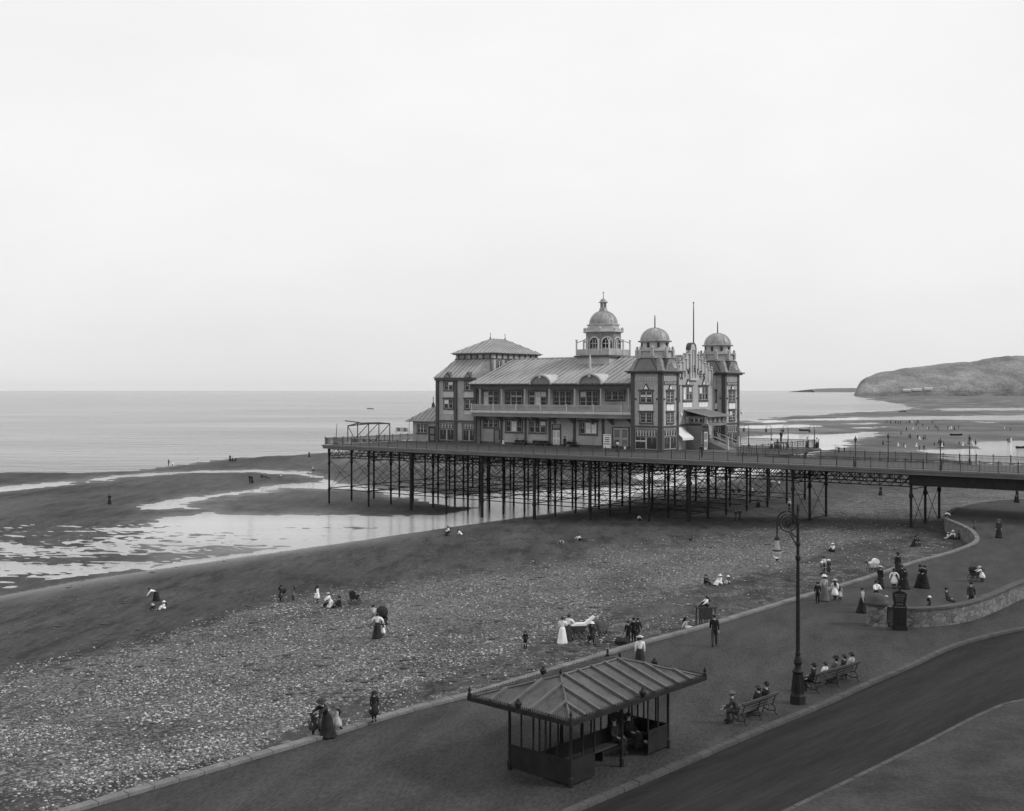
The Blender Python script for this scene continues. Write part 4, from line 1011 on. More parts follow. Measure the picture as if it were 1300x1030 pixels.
# ------------------------------------------------------------------ figures
POSE = {  # hip height, torso lean, legs (thigh, shin), arms (upper forward, outward, forearm forward)
 'stand': (.53, 2, ((4, 0), (-4, -6)), ((4, 8, 14), (-4, 8, 12))),
 'walk': (.52, 4, ((22, 6), (-14, -32)), ((-20, 8, -5), (22, 8, 35))),
 'armsout': (.53, 2, ((4, 0), (-4, -4)), ((18, 38, 25), (12, 40, 22))),
 'carry': (.53, 3, ((4, 0), (-3, -5)), ((20, 12, 95), (20, 12, 95))),
 'push': (.52, 12, ((14, 2), (-10, -24)), ((40, 6, 75), (40, 6, 75))),
 'lean': (.52, 32, ((8, -4), (-2, -10)), ((55, 8, 80), (60, 8, 60))),
 'bend': (.50, 78, ((12, -8), (4, -10)), ((10, 10, 5), (20, 10, 10))),
 'crouch': (.20, 45, ((120, -40), (112, -42)), ((60, 10, 40), (60, 10, 30))),
 'bench': (.285, -6, ((86, 4), (88, -4)), ((12, 8, 75), (15, 10, 60))),
 'benchfwd': (.285, 26, ((86, 0), (80, -12)), ((16, 8, 62), (20, 8, 58))),
 'ground': (.075, 8, ((128, 36), (120, 42)), ((35, 10, 85), (40, 10, 60))),
 'legsout': (.065, -14, ((88, 86), (92, 84)), ((-20, 14, -15), (-18, 14, -12))),
 'kneel': (.265, 22, ((8, -84), (14, -82)), ((35, 8, 60), (30, 8, 50))),
}
def fk(pose, kid=False):
    hz, a, legs, arms = POSE[pose]; a = R(a); d = Vector((0, -math.sin(a), math.cos(a))); hip = Vector((0, 0, hz)); J = {}
    hs = 1.22 if kid else 1.
    J['hip'] = hip; J['waist'] = hip+d*.095; J['chest'] = hip+d*.20; J['neck0'] = hip+d*(.285 if not kid else .27); ah = a*.55
    hd = Vector((0, -math.sin(ah), math.cos(ah))); J['neck1'] = J['neck0']+hd*.035; J['hd'] = hd; J['head'] = J['neck1']+hd*.058*hs; J['ah'] = ah; J['d'] = d; J['hs'] = hs
    for i, sx in enumerate((-1, 1)):
        h = hip+Vector((sx*.05, 0, -.01)); th, ph = map(R, legs[i])
        k = h+Vector((0, -math.sin(th), -math.cos(th)))*.24; an = k+Vector((0, -math.sin(ph), -math.cos(ph)))*.235
        fwd = Vector((0, -math.cos(ph*.5), math.sin(ph*.5))) if abs(ph) < R(60) else Vector((0, -.25 if ph > 0 else .0, .97 if ph > 0 else -.3))
        if pose == 'kneel': fwd = Vector((0, .9, .2))
        J['h%d' % i], J['k%d' % i], J['a%d' % i], J['t%d' % i] = h, k, an, an+fwd.normalized()*.065+Vector((0, 0, -.018))
        sh = hip+d*.265+Vector((sx*.10, 0, 0)); f_, o_, e_ = arms[i]; f_, o_, e_ = R(f_)+a*.3, R(o_), R(e_)+a*.3
        el = sh+Vector((sx*math.sin(o_), -math.sin(f_)*math.cos(o_), -math.cos(f_)*math.cos(o_)))*.165
        wr = el+Vector((sx*math.sin(o_)*.35 if e_ < R(70) else -sx*.25, -math.sin(e_), -math.cos(e_))).normalized()*.145
        J['s%d' % i], J['e%d' % i], J['w%d' % i] = sh, el, wr
        J['p%d' % i] = wr+(wr-el).normalized()*.04
    return J
def skin(nodes, edges, root=0, sub=1):
    me = bpy.data.meshes.new('tmp'); me.from_pydata([n[0] for n in nodes], edges, []); o = bpy.data.objects.new('tmp', me); COL.objects.link(o)
    m = o.modifiers.new('s', 'SKIN'); m.use_smooth_shade = True; m.branch_smoothing = .5
    for i, n in enumerate(nodes):
        r = n[1] if isinstance(n[1], tuple) else (n[1], n[1]); me.skin_vertices[0].data[i].radius = r
        me.skin_vertices[0].data[i].use_root = (i == root)
    sb = o.modifiers.new('b', 'SUBSURF'); sb.levels = sub; sb.render_levels = sub
    dg = bpy.context.evaluated_depsgraph_get(); out = bpy.data.meshes.new_from_object(o.evaluated_get(dg))
    bpy.data.objects.remove(o); bpy.data.meshes.remove(me); out.materials.clear(); return out
def merge(me, mb, nslots):
    b = mb.mesh('x', [M['skin']]*nslots); bm = bmesh.new(); bm.from_mesh(me); bm.from_mesh(b); bm.to_mesh(me); bm.free(); bpy.data.meshes.remove(b)
    for f in me.polygons: f.use_smooth = True
CACHE = {}
# figures are grown in a scratch scene so that each evaluation stays cheap
def body_mesh(pose, kid):
    key = ('body', pose, kid)
    if key in CACHE: return CACHE[key]
    J = fk(pose, kid); hs = J['hs']
    n = [(J['hip'], .056), (J['waist'], .05), (J['chest'], .064), (J['neck0'], .045), (J['neck1'], .030), (J['head']-J['hd']*.022*hs+Vector((0, -.006, 0)), .040*hs), (J['head']+J['hd']*.022*hs, .047*hs)]
    e = [(0, 1), (1, 2), (2, 3), (3, 4), (4, 5), (5, 6)]
    for i in (0, 1):
        b = len(n); n += [(J['s%d' % i], .036), (J['e%d' % i], .026), (J['w%d' % i], .017), (J['p%d' % i], (.022, .012))]; e += [(2, b), (b, b+1), (b+1, b+2), (b+2, b+3)]
        b = len(n); n += [(J['h%d' % i], .044), (J['k%d' % i], .034), (J['k%d' % i]*.6+J['a%d' % i]*.4, .036), (J['a%d' % i], .022), (J['t%d' % i], .022)]; e += [(0, b), (b, b+1), (b+1, b+2), (b+2, b+3), (b+3, b+4)]
    me = skin(n, e)
    mb = MB(); c = J['head']; hd = J['hd']; fw = Vector((0, -hd.z, hd.y)); fw = -fw if fw.y > 0 else fw
    def at(x, f, u): p = c+Vector((x, 0, 0))+fw*f+hd*u; return p
    mb.tube([at(0, .040*hs, .008), at(0, .056*hs, -.014*hs)], [.005, .009], 5)                   # nose
    for sx in (-1, 1):
        mb.tube([at(sx*.043*hs, 0, .008), at(sx*.053*hs, .008, -.012)], [.011, .008], 5)        # ears
        mb.tube([at(sx*.017*hs, .044*hs, .008*hs), at(sx*.017*hs, .0485*hs, .008*hs)], .0055, 6, 1)  # eyes
    mb.box(-.013, .013, -.002, .003, -.002, .002, 1, lambda x, y, z: tuple(at(x, .045*hs+y, -.032*hs+z)))  # mouth
    for i, sx in enumerate((-1, 1)):                                                            # fingers
        w, p = J['w%d' % i], J['p%d' % i]; d = (p-w).normalized(); side = Vector((1, 0, 0)) if abs(d.x) < .8 else Vector((0, 1, 0))
        ac = d.cross(side).normalized(); side = ac.cross(d).normalized(); curl = ac if ac.y < 0 else -ac
        for k, L in enumerate((.034, .039, .036, .028)):
            b0 = p+side*(-.013+.0088*k); b1 = b0+d*L*.55+curl*.003; b2 = b1+d*L*.35+curl*.012
            mb.tube([b0-d*.008, b1, b2], [.0052, .0048, .0036], 5)
        b0 = w+d*.016-side*.016*sx; mb.tube([b0, b0-side*sx*.010+d*.014+curl*.004, b0-side*sx*.012+d*.027+curl*.01], [.006, .0055, .004], 5)
    merge(me, mb, 2); me.name = 'body'; me.materials.clear(); me.materials.append(M['skin']); me.materials.append(M['face']); CACHE[key] = me; return me
def top_mesh(pose, kid, kind):
    key = ('top', pose, kid, kind)
    if key in CACHE: return CACHE[key]
    J = fk(pose, kid); g = {'blouse': .010, 'jacket': .014, 'puff': .012}[kind]
    wz = .062 if kind != 'jacket' else .072
    n = [(J['hip']+J['d']*(.05 if kind != 'jacket' else (-.085 if POSE[pose][0] > .45 else -.03)), (wz+g+(.02 if kind == 'jacket' else 0), .06+g+(.018 if kind == 'jacket' else 0))), (J['waist']+J['d']*.02, (.062+g, .055+g)), (J['chest'], (.086+g, .066+g)), (J['chest']+J['d']*.055, (.07+g, .055+g)), (J['neck0']+J['d']*.008, .034+g*.4)]
    e = [(0, 1), (1, 2), (2, 3), (3, 4)]
    for i in (0, 1):
        b = len(n); pf = .024 if kind == 'puff' else 0
        n += [(J['s%d' % i], .042+g*.6), (J['s%d' % i]*.55+J['e%d' % i]*.45, .036+g*.6+pf), (J['e%d' % i], .029+g*.5+pf*.8), (J['w%d' % i]*.93+J['e%d' % i]*.07, .021+g*.3)]
        e += [(3, b), (b, b+1), (b+1, b+2), (b+2, b+3)]
    me = skin(n, e, 2); me.name = kind; me.materials.append(M['dark']); CACHE[key] = me; return me
def trouser_mesh(pose, kid, short=False):
    key = ('tr', pose, kid, short)
    if key in CACHE: return CACHE[key]
    J = fk(pose, kid); n = [(J['hip']+J['d']*.10, .070), (J['hip'], (.086, .080))]; e = [(0, 1)]
    for i in (0, 1):
        b = len(n); h, k, a = J['h%d' % i], J['k%d' % i], J['a%d' % i]
        if short: n += [(h, .068), (k*.9+h*.1, .052)]; e += [(1, b), (b, b+1)]
        else: n += [(h, .068), (k, .048), (k*.5+a*.5, .042), (a*.94+k*.06, .036)]; e += [(1, b), (b, b+1), (b+1, b+2), (b+2, b+3)]
    me = skin(n, e, 1); me.name = 'trousers'; me.materials.append(M['dark']); CACHE[key] = me; return me
def skirt_mesh(pose, kid, length):
    key = ('sk', pose, kid, length)
    if key in CACHE: return CACHE[key]
    J = fk(pose, kid); k = (J['k0']+J['k1'])/2; a = (J['a0']+J['a1'])/2; up = POSE[pose][0] > .45
    top = J['hip']+J['d']*.075
    if up:
        full = length == 'full'; zb = .012 if full else .25; hx, hy = (.19, .215) if full else (.15, .16)
        P = [top, J['hip'], Vector((0, .01, J['hip'].z*.72+zb*.28)), Vector((0, .02, J['hip'].z*.35+zb*.65)), Vector((0, .03, zb))]
        RX = [.066, .105, .13, .158, hx]; RY = [.06, .10, .13, .165, hy]
    elif pose == 'legsout' or pose == 'ground':
        P = [top, J['hip']+Vector((0, .01, .012)), k*.5+J['hip']*.5, k, k*.35+a*.65, a*.98+k*.02]; RX = [.07, .115, .13, .14, .15, .15]; RY = [.06, .085, .08, .07, .06, .05]
    elif pose == 'crouch' or pose == 'kneel':
        P = [top, J['hip'], Vector((0, J['hip'].y-.03, J['hip'].z*.55)), Vector((0, J['hip'].y-.02, .012))]; RX = [.07, .115, .16, .2]; RY = [.06, .11, .18, .24]
    else:
        P = [top, J['hip']+Vector((0, .005, 0)), (J['hip']+k)/2+Vector((0, 0, .004)), k+Vector((0, -.012, -.012)), k*.5+a*.5+Vector((0, -.015, 0)), Vector((0, a.y-.02, .02))]; RX = [.07, .112, .12, .125, .15, .175]; RY = [.06, .085, .075, .07, .085, .11]
    mb = MB(); N = 28; vs = []; S = 4; m = (len(P)-1)*S+1
    for i in range(m):
        u = i/S; j = min(int(u), len(P)-2); f = u-j; p = P[j]*(1-f)+P[j+1]*f; t = (P[min(j+1, len(P)-1)]-P[max(j-(1 if f < .5 else 0), 0)])
        t = t.normalized(); X = Vector((1, 0, 0)); Yv = t.cross(X).normalized()
        if up: Yv = Vector((0, 1, 0))
        rx = RX[j]*(1-f)+RX[j+1]*f; ry = RY[j]*(1-f)+RY[j+1]*f; pl = .075*(i/(m-1))**1.3
        for q in range(N):
            an = 2*math.pi*q/N; w = 1+pl*math.sin(an*7+1.3)
            vs.append(tuple(p+X*rx*w*math.cos(an)+Yv*ry*w*math.sin(an)))
    vs = [(x, y, max(z, .006)) for x, y, z in vs]
    fs = [(i*N+q, i*N+(q+1) % N, (i+1)*N+(q+1) % N, (i+1)*N+q) for i in range(m-1) for q in range(N)] + [tuple(range(N))[::-1], tuple(range((m-1)*N, m*N))]
    mb.add(vs, fs); me = mb.mesh('skirt', M['dark'], smooth=True); CACHE[key] = me; return me
def head_piece(pose, kid, kind):
    key = ('hd', pose, kid, kind)
    if key in CACHE: return CACHE[key]
    J = fk(pose, kid); hs = J['hs']; mb = MB(); s = .052*hs
    if kind == 'hair': mb.lathe([(.2*s, -1.0*s), (.85*s, -.75*s), (1.06*s, -.1*s), (1.08*s, .5*s), (.85*s, 1.0*s), (.4*s, 1.25*s), (.02, 1.3*s)], c=(0, .30*s, 0), n=12); mb.lathe([(.1*s, .1*s), (.45*s, .3*s), (.5*s, .6*s), (.1*s, .95*s)], c=(0, 1.1*s, 0), n=8)
    elif kind == 'short_hair': mb.lathe([(.5*s, -.5*s), (.98*s, -.2*s), (1.05*s, .4*s), (.85*s, 1.0*s), (.4*s, 1.22*s), (.02, 1.25*s)], c=(0, .25*s, 0), n=12)
    elif kind == 'long_hair':
        mb.lathe([(.2*s, -1.0*s), (.9*s, -.7*s), (1.06*s, -.1*s), (1.08*s, .5*s), (.85*s, 1.0*s), (.02, 1.3*s)], c=(0, .28*s, 0), n=12); mb.tube([(0, .7*s, .2*s), (0, 1.5*s, -1.2*s), (0, 1.8*s, -2.8*s), (0, 1.7*s, -4.2*s)], [.8*s, 1.05*s, .95*s, .4*s], 8)
    elif kind == 'boater': mb.lathe([(2.1*s, .72*s), (2.15*s, .76*s), (2.1*s, .82*s), (1.12*s, .83*s), (1.12*s, 1.5*s), (1.0*s, 1.58*s), (.02, 1.6*s)], c=(0, .05*s, 0), n=18)
    elif kind == 'wide_hat':
        mb.lathe([(1.2*s, .80*s), (2.55*s, .85*s), (2.6*s, .92*s), (1.5*s, 1.0*s), (1.3*s, 1.5*s), (1.0*s, 1.85*s), (.02, 1.95*s)], c=(0, .1*s, 0), n=18, sy=.9)
        for k in range(4): mb.lathe([(.1*s, 1.0*s), (.6*s, 1.35*s), (.5*s, 1.9*s), (.05*s, 2.2*s)], c=(.9*s*math.cos(k*1.7), .1*s+.8*s*math.sin(k*1.7), 0), n=6)
    elif kind == 'cap': mb.lathe([(1.05*s, .5*s), (1.3*s, .75*s), (1.35*s, 1.0*s), (.9*s, 1.28*s), (.02, 1.32*s)], c=(0, .12*s, 0), n=14); mb.prism([(-.8*s, -.8*s), (.8*s, -.8*s), (.5*s, -1.75*s), (-.5*s, -1.75*s)], .55*s, .65*s)
    elif kind == 'bowler': mb.lathe([(1.55*s, .62*s), (1.62*s, .70*s), (1.15*s, .76*s), (1.12*s, 1.3*s), (.85*s, 1.7*s), (.02, 1.85*s)], c=(0, .05*s, 0), n=16)
    elif kind == 'sunhat': mb.lathe([(1.9*s, .30*s), (1.95*s, .38*s), (1.25*s, .75*s), (1.2*s, 1.2*s), (.8*s, 1.5*s), (.02, 1.55*s)], c=(0, .1*s, 0), n=16)
    me = mb.mesh(kind, M['dark'], smooth=True); rot = Matrix.Rotation(J['ah'], 4, 'X'); me.transform(rot); me.transform(Matrix.Translation(J['head'])); CACHE[key] = me; return me
def shoe_mesh(pose, kid):
    key = ('sh', pose, kid)
    if key in CACHE: return CACHE[key]
    J = fk(pose, kid); mb = MB()
    for i in (0, 1):
        a, t = J['a%d' % i], J['t%d' % i]; d = (t-a).normalized(); mb.tube([a-d*.028+Vector((0, 0, .03)), a-d*.02, a+d*.03, t+d*.012, t+d*.03], [.026, .030, .030, .028, .012], 8)
        k = J['k%d' % i]; mb.tube([k, k*.6+a*.4, a-d*.01], [.037, .039, .026], 8)
    me = mb.mesh('shoes', M['black'], smooth=True); CACHE[key] = me; return me
NAMES = {'wide_hat': 'hat', 'boater': 'hat', 'cap': 'cap', 'bowler': 'hat', 'sunhat': 'hat', 'short_hair': 'hair', 'long_hair': 'hair', 'hair': 'hair', 'puff': 'blouse'}
def person(loc, hgt, face, pose, top, low, hat, label, group=None, far=False):
    """face: heading in degrees (0 = towards the viewer, 90 = to the right, 180 = away); top/low/hat: (kind, tone)"""
    kid = hgt < 1.42
    o = thing('person', label, 'person', loc, R(face), group, hgt)
    def put(nm, me, mat, slots=1):
        c = link(nm, me, o)
        if mat:
            c.material_slots[0].link = 'OBJECT'; c.material_slots[0].material = M[mat]
        return c
    put('body', body_mesh(pose, kid), None)
    put(NAMES.get(top[0], top[0]), top_mesh(pose, kid, top[0]), top[1])
    if low[0] == 'trousers': put('trousers', trouser_mesh(pose, kid), low[1])
    elif low[0] == 'shorts': put('shorts', trouser_mesh(pose, kid, True), low[1])
    elif low[0] == 'frock': put('skirt', skirt_mesh(pose, kid, 'short'), low[1])
    else: put('skirt', skirt_mesh(pose, kid, 'full'), low[1])
    if not far: put('shoes_and_stockings', shoe_mesh(pose, kid), None)
    hairk = 'short_hair' if low[0] in ('trousers', 'shorts') else ('long_hair' if kid and low[0] == 'frock' else 'hair')
    put('hair', head_piece(pose, kid, hairk), 'hair')
    if hat: put(NAMES[hat[0]], head_piece(pose, kid, hat[0]), hat[1])
    return o
B_, J_, P_ = 'blouse', 'jacket', 'puff'
def pp(px, py, *a, z=0., **k): x, y = G(px, py, z); return person((x, y, z), *a, **k)      # on the promenade
def pb(px, py, *a, **k): x, y, z = GB(px, py); return person((x, y, z), *a, **k)             # on the beach
def pd(px, t, *a, dz=0, **k): s = S_at(px, t); x, y, z = W3(s, t, DECK+dz); return person((x, y, z), *a, **k)  # on the pier deck
SK, TR, FR, SHT = 'skirt', 'trousers', 'frock', 'shorts'
# promenade
pp(907, 821, 1.74, 168, 'walk', (J_, 'black'), (TR, 'dark'), ('cap', 'dark'), 'man in black suit and cap walking away along the middle of the promenade')
pp(812.5, 850, 1.66, 175, 'stand', (B_, 'wht'), (SK, 'black'), ('boater', 'straw'), 'woman in white blouse, black skirt and straw boater walking away just behind the shelter roof')
pp(475, 916.5, 1.26, 20, 'stand', (J_, 'black'), (FR, 'black'), ('sunhat', 'black'), 'girl in long black coat and hat standing alone on the sea wall coping', z=.13)
pp(415, 936.5, 1.66, -35, 'lean', (J_, 'black'), (SK, 'black'), ('wide_hat', 'dark'), 'woman in black dress with feathered hat leaning over two children at the sea wall')
pp(398, 935, 1.1, 60, 'stand', (B_, 'dark'), (FR, 'dark'), ('sunhat', 'pale'), 'child in dark frock and pale hat left of the leaning woman in black')
pp(428, 930, 1.05, -60, 'walk', (B_, 'pale'), (FR, 'pale'), ('sunhat', 'mid'), 'child in blurred pale frock right of the leaning woman in black')
pp(407, 932, 1.0, 10, 'stand', (B_, 'mid'), (FR, 'mid'), ('boater', 'dark'), 'small child in grey between the leaning woman and the child with the pale hat')
pp(1038, 766, 1.38, 160, 'stand', (J_, 'black'), (TR, 'black'), ('cap', 'dark'), 'boy in black suit standing left of a woman with a white hat on the promenade')
pp(1046.5, 763, 1.66, 185, 'stand', (B_, 'pale'), (SK, 'mid'), ('wide_hat', 'wht'), 'woman in pale blouse, grey skirt and big white hat beside the sea wall')
pp(1060, 762, 1.36, 170, 'walk', (P_, 'wht'), (FR, 'wht'), ('boater', 'straw'), 'girl in white dress with long dark hair beside the woman with the white hat')
pp(1066.5, 762, .92, 150, 'stand', (B_, 'pale'), (FR, 'pale'), None, 'tiny child in pale frock beside the long-haired girl in white')
pp(1095, 778, 1.58, 60, 'stand', (B_, 'pale'), (SK, 'black'), ('sunhat', 'dark'), 'woman in pale bodice, long black skirt and dark hat left of the stone pillar')
pp(1112.5, 769, 1.62, 20, 'carry', (P_, 'wht'), (SK, 'black'), ('sunhat', 'black'), 'woman in white puffed blouse standing right behind the stone pillar')
pp(1117.5, 747, 1.55, 120, 'stand', (J_, 'black'), (SK, 'black'), ('boater', 'straw'), 'woman in black coat and pale boater standing behind the woman in the white puffed blouse')
pp(1135, 747, 1.34, -10, 'armsout', (B_, 'wht'), (FR, 'wht'), ('boater', 'black'), 'girl in white pinafore among women in black behind the stone wall')
pp(1140, 731, 1.68, 190, 'stand', (J_, 'black'), (SK, 'black'), ('wide_hat', 'black'), 'tall woman in black with large hat behind the girl in the white pinafore')
pp(1145, 746, 1.58, 160, 'stand', (J_, 'dark'), (SK, 'black'), ('sunhat', 'dark'), 'woman in black right beside the girl in the white pinafore, left of a close pair')
pp(1149, 748, 1.45, 200, 'stand', (J_, 'black'), (SK, 'black'), None, 'shorter bareheaded woman in black at the right end of the group round the pinafore girl')
pp(1168, 746, 1.6, 70, 'carry', (J_, 'black'), (SK, 'black'), ('sunhat', 'black'), 'left woman of the embracing pair in black gowns on the promenade')
pp(1174, 747, 1.6, -60, 'carry', (J_, 'black'), (SK, 'black'), ('sunhat', 'black'), 'right woman of the embracing pair in black gowns on the promenade')
pp(1268, 683, 1.7, -20, 'stand', (J_, 'dark'), (SK, 'black'), ('wide_hat', 'mid'), 'lone woman in dark dress and wide pale hat at far right on the promenade')
pp(1237, 672, .9, 90, 'stand', (B_, 'mid'), (FR, 'mid'), None, 'small faint grey child alone on the bare promenade inside the curved coping')
pp(1246.5, 739, 1.2, -75, 'lean', (B_, 'wht'), (FR, 'wht'), ('sunhat', 'pale'), 'child in white frock leaning over a dark pushchair on the promenade')
x, y = G(1233, 774); person((x, y, 0), 1.72, -10, 'stand', (J_, 'dark'), (TR, 'dark'), ('bowler', 'black'), 'man in dark suit standing behind the low stone wall on the right')
x, y = G(1203, 771); person((x, y, .0), 1.66, 60, 'bench', (J_, 'dark'), (TR, 'dark'), ('cap', 'black'), 'man in dark clothes sitting behind the low stone wall')
x, y = G(1180, 778); person((x, y, 0), 1.02, 80, 'stand', (B_, 'dark'), (FR, 'dark'), ('sunhat', 'wht'), 'small child in white sunhat just showing above the stone wall')
x, y = G(1113+12, 778); person((x, y, 0), 1.05, 80, 'stand', (B_, 'dark'), (FR, 'dark'), ('sunhat', 'pale'), 'small child in pale hat just right of the domed stone pillar')
pp(1291, 638, 1.7, 30, 'stand', (J_, 'black'), (SK, 'black'), ('sunhat', 'black'), 'woman in black standing in the shade under the shore end of the pier')
# on the far coping end
pp(1199, 657.5, 1.3, 60, 'crouch', (B_, 'wht'), (SHT, 'black'), ('cap', 'black'), 'boy in white shirt crouching on the end of the curved sea wall', z=.13)
